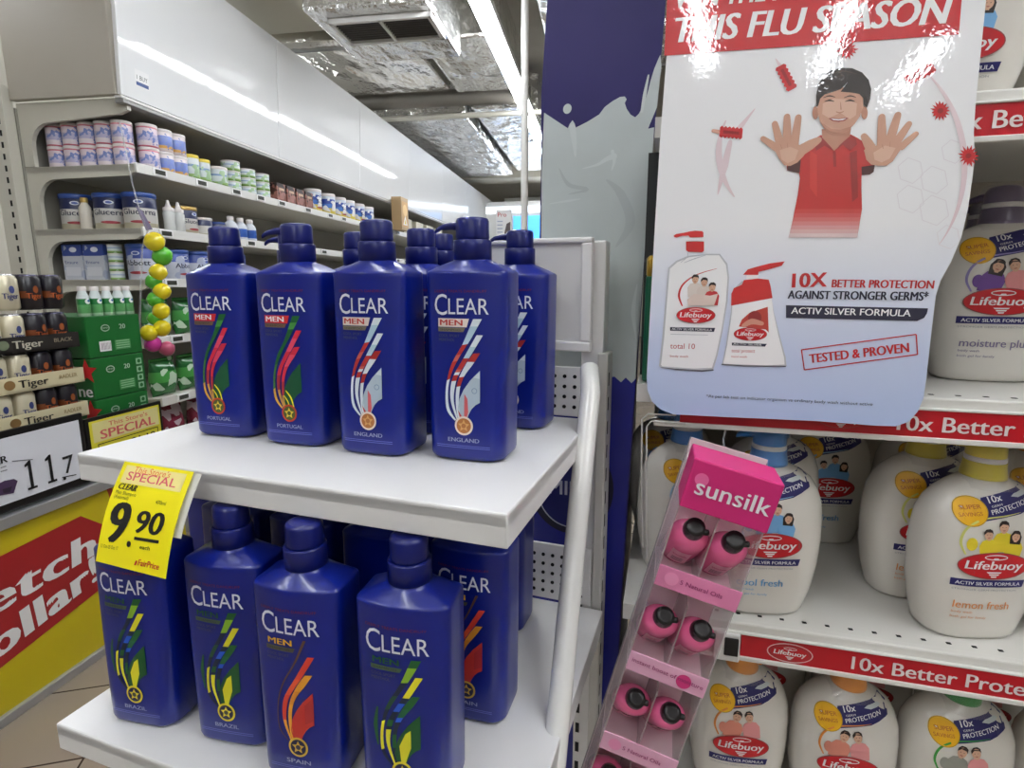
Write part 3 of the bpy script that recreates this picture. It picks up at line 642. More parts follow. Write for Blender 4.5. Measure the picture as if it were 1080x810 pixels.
DKC = bands('drink_green', [(0, (170, 200, 170)), (.12, (90, 160, 96)), (.45, (24, 120, 56)), (.68, (214, 222, 222))], None)
for i, y in enumerate((.50, .545, .59, .635, .672)):
    t = thing('drink_bottle', 'small green and white drink bottle on the green cartons, %s from the left' % ORD[i], 'bottle', bpnt(-.085, y, 1.1435), (0, 0, BA), 'small drink bottles on the cartons')
    MB().lathe([(.017, 0), (.019, .004), (.019, .06), (.012, .082), (.011, .086)], DKC, 16).build('bottle_body', t)
    MB().lathe([(.013, .085), (.013, .098), (.011, .1)], LIDW, 16).build('cap', t)
    MB().sheet(Sheet().disc(0, .05, .009, .009, PW).disc(.003, .052, .005, .004, flat((40, 100, 170)), 2), lambda u, v, h: ((.019 + h) * math.cos(u / .019), (.019 + h) * math.sin(u / .019), v), .0006, .0002, grid=.006).build('label', t)
# ------------------------------------------------------------------ white display rack with the navy pump bottles
DA = R(-4); DM = Matrix.Translation((-.542, .39, 0)) @ Matrix.Rotation(DA, 4, 'Z')
def dp(x, y, z=0): return DM @ Vector((x, y, z))
rack = thing('display_rack', 'white metal two-shelf display rack holding the navy pump bottles', 'display rack', (-.542, .39, 0), (0, 0, DA))
RW = mat('rack_white', (230, 229, 228), .3, var=.02, vscale=9)
U, Lw = 1.09, .842
def tray(z, x0, x1, y0, y1, lip):
    b = MB(); b.box((x0, y0, z - .012), (x1, y1, z), RW, .0015)
    b.box((x0, y0, z - lip), (x1, y0 + .004, z - .002), RW, .0012); b.box((x0, y0 + .004, z - lip), (x0 + .003, y1, z - .002), RW, .001); b.box((x1 - .003, y0 + .004, z - lip), (x1, y1, z - .002), RW, .001)
    return b.build('shelf', rack)
tray(U, 0, .4415, 0, .30, .027); tray(Lw, .008, .462, -.056, .30, .027)
for z in (.45, .20): tray(z, .013, .462, -.10, .30, .027)
# perforated back panels
def peg(x0, x1, z0, z1, y):
    b = MB(); b.box((x0, y, z0), (x1, y + .004, z1), RW, .001)
    x = x1 - .0125
    while x > x0 + .01:
        z = z0 + .012
        while z < z1 - .004:
            b.lathe([(.0024, 0), (.0024, .001)], HOLE, 8, M=Matrix.Translation((x, y - .0006, z)) @ Matrix.Rotation(R(90), 4, 'X')); z += .0125
        x -= .0125
    return b.build('perforated_back', rack)
peg(.02, .432, U + .001, U + .062, .302); peg(.03, .445, Lw + .001, Lw + .078, .302)
# sign frame, upright and side rail
fx0, fx1, fz0, fz1, fy = .292, .439, 1.172, 1.303, .298
b = MB(); b.box((fx0, fy, fz0), (fx1, fy + .006, fz1), RW, .001)
for lo, hi in (((fx0, fy - .006, fz0), (fx1, fy, fz0 + .012)), ((fx0, fy - .006, fz1 - .006), (fx1, fy, fz1)), ((fx1 - .013, fy - .006, fz0 + .012), (fx1, fy, fz1 - .006)), ((fx0, fy - .006, fz0 + .012), (fx0 + .008, fy, fz1 - .006))): b.box(lo, hi, RW, .002)
b.build('sign_frame', rack)
b = MB(); b.box((.425, .308, 0), (.452, .335, 1.30), RW, .002); b.box((.446, .303, 0), (.4585, .338, 1.17), mat('upright_grey', (196, 194, 188), .35), .002)
for k in range(36): b.box((.4285, .3070, .08 + k * .03), (.4335, .3082, .094 + k * .03), HOLE); b.box((.4580, .3102, .08 + k * .03), (.4588, .3152, .096 + k * .03), HOLE)
b.build('upright', rack)
b = MB(); b.box((.0, .308, 0), (.02, .335, 1.15), RW, .002); b.build('upright', rack)
tp = [DM.inverted() @ Vector(p) for p in ((-.083, .645, 1.152), (-.081, .634, 1.146), (-.078, .62, 1.13), (-.079, .56, 1.03), (-.080, .47, .87), (-.081, .40, .74), (-.082, .31, .40), (-.082, .27, .02))]
MB().tube(tp, .0112, mat('rail_white', (232, 231, 228), .18, coat=.4), 18).build('side_rail', rack)
MB().tube([(-.002, .30, 1.04), (-.003, .27, 1.0), (-.003, .10, .6), (-.003, -.06, .02)], .0125, MATS['rail_white'], 14).build('side_rail', rack)
b = MB(); b.box((-.0, -.10, 0), (.47, .335, .05), RW, .004); b.build('base', rack)

# ---- navy shampoo bottles
BLUE = mat('navy_plastic', (3, 24, 120), .3, coat=.2, spec=.5); PUMP = mat('navy_pump', (9, 20, 96), .3)
def ca(z): return .0368 + .0018 * min(1, z / .165)
def cb(z): return .0288 - .0102 * (min(1, z / .165)) ** 1.2
def cbul(z): return .0014 + .0068 * (min(1, z / .165)) ** 1.6
def cfront(u, v, h):
    a = ca(v); x = max(-1, min(1, u / a)); return Vector((u, -cb(v) - cbul(v) * (1 - x * x) - h, v))
def cring(z, inset=0, t=0, zc=None):
    a, bb, bu = ca(min(z, .165)) - inset, cb(min(z, .165)) - inset, cbul(min(z, .165)); rc = min(.0145 - .0102 * min(1, z / .165), bb * .8)
    P = []
    def arc(cx, cy, a0):
        for k in range(6): q = R(a0 + 90 * k / 5); P.append((cx + rc * math.cos(q), cy + rc * math.sin(q)))
    nf, ns = 16, 4
    arc(-a + rc, -bb + rc, 180)
    for k in range(1, nf): P.append((-a + rc + (2 * a - 2 * rc) * k / nf, -bb))
    arc(a - rc, -bb + rc, 270)
    for k in range(1, ns): P.append((a, -bb + rc + (2 * bb - 2 * rc) * k / ns))
    arc(a - rc, bb - rc, 0)
    for k in range(1, nf): P.append((a - rc - (2 * a - 2 * rc) * k / nf, bb))
    arc(-a + rc, bb - rc, 90)
    for k in range(1, ns): P.append((-a, bb - rc - (2 * bb - 2 * rc) * k / ns))
    out = []
    for x, y in P:
        f = bu * max(0, 1 - (x / a) ** 2) * min(1, abs(y) / bb)
        y2 = y + (f * .55 if y > 0 else -f)
        if t:
            L = math.hypot(x, y2); cx, cy = .0160 * x / L, .0160 * y2 / L; x2 = x + (cx - x) * t; y2 = y2 + (cy - y2) * t
        else: x2 = x
        out.append(Vector((x2, y2, z if zc is None else zc)))
    return out
rings = [cring(0, .006), cring(.0008, .003), cring(.003, .0008), cring(.006)] + [cring(.006 + (.159) * k / 14) for k in range(1, 15)]
rings += [cring(.165, 0, 0, .1690), cring(.165, .0004, 0, .1702), cring(.165, .0012, 0, .1712), cring(.165, .0015, .06, .1720), cring(.165, .0015, .25, .1741), cring(.165, .0015, .5, .1768), cring(.165, .0015, .75, .1790), cring(.165, .0015, .93, .1806), cring(.165, .0015, 1, .1830)]
C_BODY = MB().loft(rings, BLUE).data('clear_body')
C_COL = MB().lathe([(.0158, .1805), (.0172, .1812), (.0172, .1975), (.0166, .1985), (.015, .1986)], PUMP, 32).data('pump_collar')
C_HEAD = MB().lathe([(.0135, .1975), (.0150, .1998), (.0153, .2010), (.0150, .2050), (.0150, .2150), (.0140, .2172), (.0115, .218)], PUMP, 32).data('pump_head')
nz = []
for q, (w, h, z) in ((.008, (.008, .0085, .2110)), (.018, (.0068, .0068, .2112)), (.027, (.005, .0045, .2098)), (.031, (.0046, .004, .2075)), (.0325, (.0040, .003, .2058))):
    nz.append([Vector((w * .5 * math.copysign(abs(math.cos(R(a))) ** .6, math.cos(R(a))), -q - .002, z + h * .5 * math.copysign(abs(math.sin(R(a))) ** .6, math.sin(R(a))))) for a in range(0, 360, 30)])
C_NOZ = MB().loft([r[::-1] for r in nz], PUMP).data('nozzle')
def cu(x, y): return ((x - 489.0) / 1085.0, (490.5 - y) / 1190.0)
GREY1, GREY2 = flat((120, 112, 96)), flat((66, 72, 104))
def clear_label(kind):
    sh = Sheet(); P = lambda *q: [cu(*p) for p in q]
    col = dict(portugal=dict(men=PW, box=flat((206, 40, 48)), bar=flat((110, 90, 70)), med=flat((186, 52, 36)), med2=flat((70, 84, 36)), star=flat((220, 196, 60))),
               england=dict(men=flat((190, 50, 44)), box=flat((226, 214, 206)), bar=GREY1, med=flat((230, 214, 204)), med2=flat((176, 110, 56))),
               brazil=dict(men=flat((24, 84, 44)), box=None, bar=flat((70, 92, 66)), med=flat((226, 206, 40)), med2=flat((70, 74, 60))),
               spain=dict(men=flat((232, 176, 30)), box=None, bar=flat((80, 80, 60)), med=flat((206, 170, 60)), med2=flat((60, 56, 70))))[kind]
    LT = flat((222, 224, 232))
    # dim dark field behind the art
    mat('print_field', (9, 14, 66), .3)
    sh.fit('DEEPLY TREATS DANDRUFF', cu(459, 309), cu(513, 309), .0022, flat((120, 26, 40)), 1)
    sh.fit('C', cu(459, 332.5), cu(473, 332.5), .0182, LT, 2, -.012); sh.fit('LEAR', cu(474.5, 331.5), cu(515, 331.5), .0137, LT, 2, -.008)
    if col['box']: sh.poly(P((463, 336), (496, 336), (493.5, 345), (463, 345)), col['box'], 1)
    sh.fit('MEN', cu(465, 343.3), cu(489.5, 343.3), .0050, col['men'], 3, .045)
    sh.poly(P((463, 345.6), (492, 345.6), (490, 350), (463, 350)), col['bar'], 1)
    sh.fit('SHAMPOO', cu(465, 349), cu(487, 349), .0018, flat((40, 40, 50)), 2)
    sh.fit('COOL SPORT', cu(463.5, 355.5), cu(486, 355.5), .0024, GREY2, 1, .03); sh.fit('MENTHOL', cu(463.5, 360), cu(481, 360), .0024, GREY2, 1, .03)
    q45 = lambda *q: [(440 + x / 4.5, 300 + y / 4.5) for x, y in q]
    EA = (q45((270, 163), (222, 280), (170, 375), (145, 460), (137, 540), (145, 610), (182, 655)), q45((315, 163), (265, 255), (212, 340), (174, 415), (156, 480), (152, 550), (162, 605), (190, 650)))
    EB = (q45((285, 238), (230, 340), (190, 410), (170, 455), (161, 510), (165, 570), (191, 648)), q45((318, 238), (272, 320), (232, 385), (201, 440), (187, 490), (180, 545), (185, 590), (199, 645)))
    EC = (q45((270, 325), (240, 370), (205, 440), (190, 500), (187, 560), (192, 620), (200, 645)), q45((307, 322), (275, 375), (235, 430), (214, 480), (207, 520), (204, 570), (206, 610), (208, 645)))
    def resample(e, n):
        e = [Vector(p) for p in e]; sm = []
        for i in range(len(e) - 1):
            a, b, c, d = e[max(0, i - 1)], e[i], e[i + 1], e[min(len(e) - 1, i + 2)]
            for k in range(8): t = k / 8; sm.append(.5 * (2 * b + (c - a) * t + (2 * a - 5 * b + 4 * c - d) * t * t + (3 * b - a - 3 * c + d) * t ** 3))
        sm.append(e[-1]); L = [0]
        for p, q in zip(sm, sm[1:]): L.append(L[-1] + (q - p).length)
        out = []
        for k in range(n + 1):
            w = L[-1] * k / n; i = max(0, min(len(L) - 2, next((x for x, l in enumerate(L) if l >= w), len(L) - 1) - 1)); f = (w - L[i]) / (L[i + 1] - L[i]) if L[i + 1] > L[i] else 0
            out.append(sm[i].lerp(sm[i + 1], f))
        return out
    def strip(E, cols, lay=2, shrink=.15):
        """one swoosh between two traced edges; cols = [(start fraction, material), ...]"""
        n = 28; L, Rr = resample(E[0], n), resample(E[1], n)
        if shrink: Rr = [l.lerp(r, 1 - shrink) for l, r in zip(L, Rr)]
        cols = sorted(cols, key=lambda c: c[0]); st = [int(round(c[0] * n)) for c in cols] + [n]
        for (t0, mt), a, b in zip(cols, st, st[1:]):
            if b > a: sh.poly([cu(*p) for p in L[a:b + 1]] + [cu(*p) for p in Rr[a:b + 1]][::-1], mt, lay)
    D = [cu(*p) for p in q45((300, 405), (300, 560), (280, 572), (262, 592), (248, 620), (240, 642), (206, 642), (196, 600), (205, 545), (225, 500), (255, 455))]
    if kind == 'england':
        w_, p_, r_, r2 = flat((216, 226, 234)), flat((170, 198, 214)), flat((176, 46, 42)), flat((196, 96, 84))
        strip(EA, [(0, w_), (.08, p_), (.24, r_), (.34, r2), (.42, r_), (.60, w_)]); strip(EB, [(0, w_), (.14, p_), (.30, r_), (.42, r2), (.47, w_), (.50, r_), (.58, w_)]); strip(EC, [(0, r_), (.14, w_), (.38, r_), (.52, w_)])
        sh.poly(D, flat((172, 188, 202)), 2).poly([cu(*p) for p in q45((228, 520), (243, 545), (246, 610), (238, 640), (226, 640))], flat((204, 92, 98)), 3).poly([cu(*p) for p in q45((196, 600), (222, 640), (207, 641))], flat((190, 70, 76)), 3).ring(*cu(501, 412), .0020, .0020, .0006, flat((120, 140, 170)), 3).poly([cu(*p) for p in q45((270, 440), (299, 410), (299, 445))], flat((204, 214, 222)), 3)
    elif kind == 'portugal':
        g1, g2, r_, r2, o_ = flat((20, 92, 44)), flat((64, 140, 60)), flat((196, 34, 60)), flat((216, 70, 96)), flat((200, 150, 60))
        strip(EA, [(0, g1), (.06, g2), (.14, g1), (.55, flat((60, 110, 50))), (.8, o_)]); strip(EB, [(0, r_), (.12, r2), (.3, r_), (.62, flat((150, 36, 50))), (.8, o_)]); strip(EC, [(0, r_), (.15, r2), (.35, r_), (.62, flat((160, 40, 50))), (.82, o_)])
        sh.poly(D, flat((16, 80, 48)), 2)
        sh.stroke(P((487, 424), (493, 432), (496, 443)), [.0010, .0016, .0010], YEL, 3).stroke(P((484.5, 430), (489, 437), (491, 445)), [.0008, .0012, .0008], YEL, 4)
    elif kind == 'brazil':
        g, dk, y, yg, bl = flat((24, 92, 40)), flat((20, 34, 60)), flat((222, 214, 36)), flat((130, 176, 40)), flat((30, 84, 196))
        strip(EA, [(0, g), (.08, yg), (.2, dk), (.36, flat((30, 80, 50))), (.5, dk), (.62, y), (.86, dk)]); strip(EB, [(0, y), (.26, dk), (.32, bl), (.44, dk), (.52, g), (.6, dk), (.66, y)]); strip(EC, [(0, g), (.2, flat((30, 100, 60))), (.34, bl), (.44, dk), (.6, g), (.8, dk)])
        sh.poly(D, flat((22, 84, 40)), 2).poly([cu(*p) for p in q45((215, 560), (240, 500), (262, 480), (262, 560), (246, 610), (238, 640), (222, 640))], y, 3)
        sh.stroke([(cu(440 + 128 / 4.5, 300 + 400 / 4.5)), cu(440 + 118 / 4.5, 300 + 480 / 4.5), cu(440 + 126 / 4.5, 300 + 570 / 4.5)], [.0015, .0036, .0015], flat((26, 90, 44)), 1)
    else:
        r_, o, d_ = flat((206, 58, 38)), flat((222, 150, 40)), flat((96, 66, 50))
        strip(EA, [(0, d_)], 2, .72); strip(EB, [(0, r_), (.3, flat((216, 80, 44))), (.5, r_), (.8, o)]); strip(EC, [(0, o), (.3, flat((206, 130, 40))), (.5, o)])
        sh.poly(D, flat((186, 46, 38)), 2).poly([cu(*p) for p in q45((262, 470), (298, 430), (298, 540), (262, 560))], flat((164, 40, 40)), 3)
    c = cu(490, 450.5)
    sh.disc(*c, .0088, .0088, col['med'], 4)
    if kind in ('brazil', 'spain'): sh.disc(*c, .0070, .0070, MATS['print_field'], 5); sh.ring(*c, .0064, .0064, .0006, col['med2'], 6)
    else: sh.disc(*c, .0070, .0070, col['med2'], 5)
    st = []
    for a in range(10): rr = .0058 if a % 2 == 0 else .0028; st.append((c[0] + rr * math.sin(a * math.pi / 5), c[1] + rr * math.cos(a * math.pi / 5)))
    sh.poly(st, col.get('star', col['med']) if kind != 'england' else flat((214, 160, 96)), 6).disc(*c, .0022, .0022, col['med2'], 7)
    nm = dict(portugal='PORTUGAL', england='ENGLAND', brazil='BRAZIL', spain='SPAIN')[kind]
    wn = dict(portugal=33, england=33, brazil=26, spain=24)[kind]
    sh.fit(nm, cu(489.5 - wn / 2, 468.5), cu(489.5 + wn / 2, 468.5), .0036, flat((150, 156, 190)), 2, .03)
    for y in (472.5, 474.5): sh.poly(P((461, y), (517, y), (517, y + .7), (461, y + .7)), flat((96, 104, 190)), 1)
    return MB().sheet(sh, cfront, .00035, .00009, grid=.005).data('label_print')
C_LAB = {}
def clear_bottle(kind, label, x, y, z, rz, prz=-70, group=None):
    """one bottle; repeats share the mesh data of the first of their kind"""
    if kind not in C_LAB: C_LAB[kind] = clear_label(kind)
    t = thing('shampoo_pump_bottle', label, 'shampoo bottle', (x, y, z + .0006), (0, 0, R(rz)), group)
    part('bottle_body', C_BODY, t); part('label_print', C_LAB[kind], t); part('pump_collar', C_COL, t)
    h = part('pump_head', C_HEAD, t, rot=(0, 0, R(prz))); part('nozzle', C_NOZ, h)
    return t
GU, GL = 'navy pump bottles on the upper shelf', 'navy pump bottles on the lower shelf'
for a in (
    ('portugal', 'navy pump bottle lettered PORTUGAL at the left end of the upper shelf', -.450, .503, U, -1, 221, GU),
    ('portugal', 'navy pump bottle lettered PORTUGAL, second from the left on the upper shelf', -.356, .494, U, -2, -75, GU),
    ('england', 'navy pump bottle lettered ENGLAND, third from the left on the upper shelf', -.264, .486, U, -3, 208, GU),
    ('england', 'navy pump bottle lettered ENGLAND at the right end of the upper front row', -.1715, .492, U, -2, -80, GU),
    ('england', 'navy pump bottle half hidden behind the rightmost ENGLAND bottle, beside the white frame', -.160, .618, U, -5, -80, GU),
    ('portugal', 'navy bottle whose cap shows between the two PORTUGAL bottles on the upper shelf', -.425, .580, U, -5, -80, GU),
    ('portugal', 'navy bottle whose cap shows just left of the first ENGLAND bottle', -.345, .590, U, -5, 205, GU),
    ('england', 'navy bottle whose cap shows just right of the first ENGLAND bottle', -.258, .572, U, -3, 205, GU),
    ('england', 'navy bottle whose small far cap shows left of the rightmost ENGLAND bottle', -.262, .637, U, -3, 205, GU),
    ('brazil', 'navy green and yellow bottle on the lower shelf, half under the yellow card', -.461, .381, Lw, 3, 230, GL),
    ('brazil', 'navy green and yellow bottle, second from the left on the lower shelf', -.363, .385, Lw, 4, 223, GL),
    ('spain', 'navy bottle with red art and yellow MEN lettering on the lower shelf', -.277, .369, Lw, 3, 215, GL),
    ('brazil', 'navy green and yellow bottle at the right of the lower front row', -.184, .370, Lw, 3, 205, GL),
    ('spain', 'navy bottle with red art, half hidden behind the lower right front bottle', -.164, .468, Lw, -2, 205, GL),
    ('portugal', 'navy bottle at the back right of the lower shelf, before the perforated panel', -.182, .608, Lw, -5, 170, GL),
    ('brazil', 'dark bottle in the shade on the lower shelf behind the yellow card', -.440, .482, Lw, 176, 90, GL),
    ('spain', 'dark bottle in the shade behind the second bottle of the lower shelf', -.350, .478, Lw, 176, 90, GL),
    ('portugal', 'dark bottle in the shade behind the red art bottle of the lower shelf', -.258, .468, Lw, 176, 170, GL),
    ('spain', 'dark bottle in the shade at the back left of the lower shelf', -.515, .535, Lw, 176, 60, GL),
    ('brazil', 'dark bottle deep in the shade at the back of the lower shelf', -.27, .575, Lw, 176, 60, GL)): clear_bottle(*a)

# ---- yellow price card over the upper shelf edge
TL, TR_, BL_ = Vector((-.4645, .376, 1.0915)), Vector((-.379, .3665, 1.0925)), Vector((-.4665, .341, 1.013))
t = thing('price_card', 'yellow SPECIAL 9.90 price card hanging over the upper shelf edge', 'price card', TL)
Uc = (TR_ - TL); W_ = Uc.length; Uc.normalize(); Vc = (TL - BL_); H_ = Vc.length; Vc = (Vc - Uc * Vc.dot(Uc)).normalized(); Nc = Uc.cross(Vc)
def cardmap(u, v, h):   # the card bows slightly outward
    q = -v / H_; return TL + Uc * u + Vc * v + Nc * (h + .004 * math.sin(math.pi * max(0, min(1, q))) + .0015)
CY_ = mat('card_yellow', (250, 236, 12), .4)
def slab(x0, x1, v0, v1, off, mt, name):
    b = MB(); n = 10; vs = []
    for k in range(n + 1):
        v = v0 + (v1 - v0) * k / n
        vs += [cardmap(x0, v, off), cardmap(x1, v, off), cardmap(x1, v, off - .0005), cardmap(x0, v, off - .0005)]
    fs = []
    for k in range(n):
        a = 4 * k; c = a + 4
        for i in range(4): j = (i + 1) % 4; fs.append((a + j, a + i, c + i, c + j))
    fs += [(0, 1, 2, 3), (4 * n + 3, 4 * n + 2, 4 * n + 1, 4 * n)]
    b.mesh(vs, fs, mt); bmesh.ops.recalc_face_normals(b.bm, faces=b.bm.faces); return b.build(name, t, False)
slab(0, W_, -H_, .001, 0, CY_, 'yellow_card'); slab(.005, W_ + .006, -H_ * .62, 0, -.003, mat('card_back', (214, 214, 206), .5), 'backing_card')
sh = Sheet(); S = lambda s, q: (s * W_, -q * H_)
sh.poly([S(.06, .02), S(.93, .02), S(.93, .2), S(.06, .2)], flat((246, 232, 150)), 1)
sh.fit("This Store's", S(.2, .085), S(.72, .085), .0055, flat((236, 130, 60)), 2, .005, .15); sh.fit('SPECIAL', S(.13, .165), S(.84, .165), .0072, flat((226, 90, 110)), 2, .02)
sh.fit('CLEAR', S(.07, .265), S(.34, .265), .005, PK, 2, .05, .25); sh.fit('Men Shampoo', S(.06, .315), S(.36, .315), .003, flat((90, 90, 20)), 2); sh.fit('(Assorted)', S(.06, .36), S(.27, .36), .003, flat((90, 90, 20)), 2); sh.fit('470ml', S(.66, .345), S(.80, .345), .003, flat((90, 90, 20)), 2)
sh.fit('9', S(.11, .79), S(.40, .77), .0335, PK, 2, .05, .12); sh.disc(*S(.44, .765), .0026, .0026, PK, 2, 12); sh.fit('90', S(.48, .645), S(.86, .625), .018, PK, 2, .045, .12)
sh.poly([S(.5, .685), S(.84, .67), S(.84, .70), S(.5, .715)], PK, 2); sh.fit('each', S(.60, .785), S(.74, .78), .0032, flat((60, 60, 10)), 2, .02)
sh.fit('12 Oct-25 Oct 17', S(.05, .855), S(.3, .845), .0028, flat((90, 90, 20)), 2); sh.poly([S(.56, .945), S(.575, .90), S(.60, .90), S(.585, .945)], flat((200, 40, 40)), 2); sh.fit('FairPrice', S(.61, .94), S(.9, .935), .005, flat((206, 50, 50)), 2, .02, .15)
MB().sheet(sh, cardmap, .0002, .00008, grid=.012).build('card_print', t, False)

# ------------------------------------------------------------------ tall cardboard standee: purple top, milk splash, cobalt foot
SY = .725
t = thing('promotional_standee', 'tall purple cardboard standee with a white milk splash and cobalt foot', 'standee', (-.10, SY, 0))
so = Vector((0, SY, 0))
def sq(x, y): p = onplane(x, y, so, (0, 1, 0)); return (p.x, p.z)
PURP = mat('standee_purple', (26, 12, 92), .5); MILK = mat('milk_white', (196, 204, 204), .4, var=.16, vscale=11); COB = mat('standee_cobalt', (22, 30, 140), .35)
xl, xr = -.160, -.020
out = [(-.172, 0), (-.046, 0), (-.044, .60), (-.0405, .83), (-.034, 1.10), (-.027, 1.36), (-.019, 1.52), (-.012, 1.70), (-.012, 1.86), (-.10, 1.86)] + [(-.10 - .055 * math.sin(R(a)), 1.80 + .06 * math.cos(R(a)) - .22 * (a / 90)) for a in (30, 60, 90)] + [(-.161, 1.48), (-.1605, 1.39), (-.166, 1.0)]
MB().prism(out, PURP, .012, (0, SY, 0), (1, 0, 0), (0, 0, 1)).build('board', t, False)
sh = Sheet()
milk = [sq(*p) for p in ((571.5, 180), (574, 119), (599, 135.5), (601, 131), (604, 127), (606.5, 131), (607, 135), (619, 129), (632, 121), (638, 113), (646, 107), (654, 102.5), (659, 102), (661, 105), (659, 109), (661, 115), (665, 121), (670, 124), (674, 120), (679, 110), (683, 98), (686, 86), (690, 73), (694.5, 62), (696.5, 58))]
milk += [(-.0185, 1.50), (-.0215, 1.455)] + [sq(*p) for p in ((683.5, 136), (690, 134.5))] + [(-.0245, 1.40), (-.029, 1.29), (-.034, 1.13)] + [sq(*p) for p in ((671, 399), (666, 404), (660, 398), (655, 403), (648, 397), (640, 399), (630, 396), (600, 398), (570, 396))]
milk = [(max(p[0], -.1662), p[1]) for p in milk]
sh.poly(milk, MILK, 1); c = sq(598.5, 115); sh.disc(c[0], c[1], .0052, .0058, MILK, 1, 16, rot=-.3)
SW = flat((208, 215, 215)); SG = mat('milk_shade', (184, 192, 193), .4)
for pts, w, mt in ((((604, 135), (606, 150), (607, 165)), (.008, .006, .002), SW), (((648, 165), (640, 168), (630, 174), (615, 178)), (.007, .005, .003, .001), SW), (((646, 160), (648, 170), (645, 180)), (.004, .004, .001), SW), (((590, 178), (600, 195), (620, 200), (600, 205)), (.001, .005, .004, .001), SG), (((640, 190), (655, 205), (665, 235), (650, 260)), (.002, .01, .012, .002), SG), (((580, 215), (600, 212), (612, 210)), (.001, .003, .001), SW), (((684, 80), (680, 100), (677, 118)), (.002, .004, .003), SW), (((672, 300), (668, 330), (672, 360)), (.001, .006, .001), SW)):
    sh.stroke([sq(*p) for p in pts], w, mt, 2)
foot = [sq(*p) for p in ((671, 399), (666, 404), (660, 398), (655, 403), (648, 397), (640, 399), (630, 396), (600, 398), (570, 396))]
foot = [(max(p[0], -.1655), p[1]) for p in foot]
sh.poly(foot + [(-.168, .85), (-.171, .02), (-.0475, .02), (-.0455, .60), (-.042, .83), (-.036, 1.08)], COB, 1)
c = sq(602, 513); sh.disc(c[0], c[1], .058, .068, mat('seal_halo', (16, 14, 46), .4), 2, 40).disc(c[0], c[1], .0475, .058, mat('seal_blue', (20, 26, 110), .4), 3, 40).ring(c[0], c[1], .0465, .057, .0018, flat((206, 208, 222)), 4, 48)
sh.fit('MILK', (c[0] - .03, c[1] - .012), (c[0] + .03, c[1] - .012), .02, flat((206, 208, 222)), 4, .02)
MB().sheet(sh, planar((0, SY, 0), (1, 0, 0), (0, 0, 1)), .0006, .0004).build('board_print', t, False)
MB().box((-.165, SY + .012, 0), (-.055, SY + .20, .012), mat('card_brown', (150, 120, 90), .7)).build('foot_flap', t, False)
MB().prism([(.012, .012), (.19, .012), (.012, .9)], MATS['card_brown'], .006, (-.10, SY, 0), (0, 1, 0), (0, 0, 1)).build('strut', t, False)
# ------------------------------------------------------------------ right hand shelving with red banner strips
LS = thing('wall_shelving', 'white shelving with red banner strips on the right, full of white pump bottles', 'shelving', (-.02, .634, 0))
X0, X1, YF, YBK = -.008, 1.25, .634, 1.03
LIFE_TOP = (1.1405, 1.3995)
DECK = mat('deck_white', (224, 222, 216), .35, var=.02); BANR = mat('banner_red', (190, 18, 34), .3)
BACKP = mat('shelf_back', (176, 168, 156), .55)
MB().box((X0, YBK, 0), (X1, YBK + .02, 2.0), BACKP).build('back_panel', LS, False)
MB().box((X0 - .004, YBK - .03, 0), (X0 + .02, YBK, 2.0), GREYM, .002).build('upright', LS, False)
MB().box((X1 - .02, YBK - .03, 0), (X1, YBK, 2.0), GREYM, .002).build('upright', LS, False)
MB().box((X0, YF + .05, 0), (X1, YBK, .10), GREYM).build('plinth', LS, False)
LIFE = [.60, .87, 1.14, 1.42, 1.72]
MB().box((-.028, .700, LIFE_TOP[0]), (-.002, .708, LIFE_TOP[1]), mat('post_dark', (34, 36, 38), .5)).build('front_post', LS, False)
MB().box((-.049, .755, 0), (-.045, YBK, 2.0), mat('end_panel_dark', (70, 70, 72), .5)).build('end_panel', LS, False)
BT = flat((236, 226, 224))
def logo(sh, u, v, s, lay=2, plain=False):
    """red oval word mark with cross-like bars above and a fading triangle of bars below"""
    red = flat((196, 26, 36))
    sh.disc(u, v, .5 * s, .215 * s, flat((150, 70, 70)), lay, 36).disc(u, v, .485 * s, .2 * s, red, lay + 1, 36)
    sh.fit('Lifebuoy', (u - .41 * s, v - .055 * s), (u + .41 * s, v - .055 * s), .13 * s, PW, lay + 2, .03, .12)
    sh.ring(u, v + .135 * s, .15 * s, .028 * s, .016 * s, PW, lay + 2, 20).poly([(u - .045 * s, v + .1 * s), (u + .045 * s, v + .1 * s), (u + .03 * s, v + .125 * s), (u - .03 * s, v + .125 * s)], PW, lay + 2)
    for k in range(3): w = (.11 - .033 * k) * s; y = v - (.095 + .034 * k) * s; sh.poly([(u - w, y), (u + w, y), (u + w * .8, y - .022 * s), (u - w * .8, y - .022 * s)], PW, lay + 2)
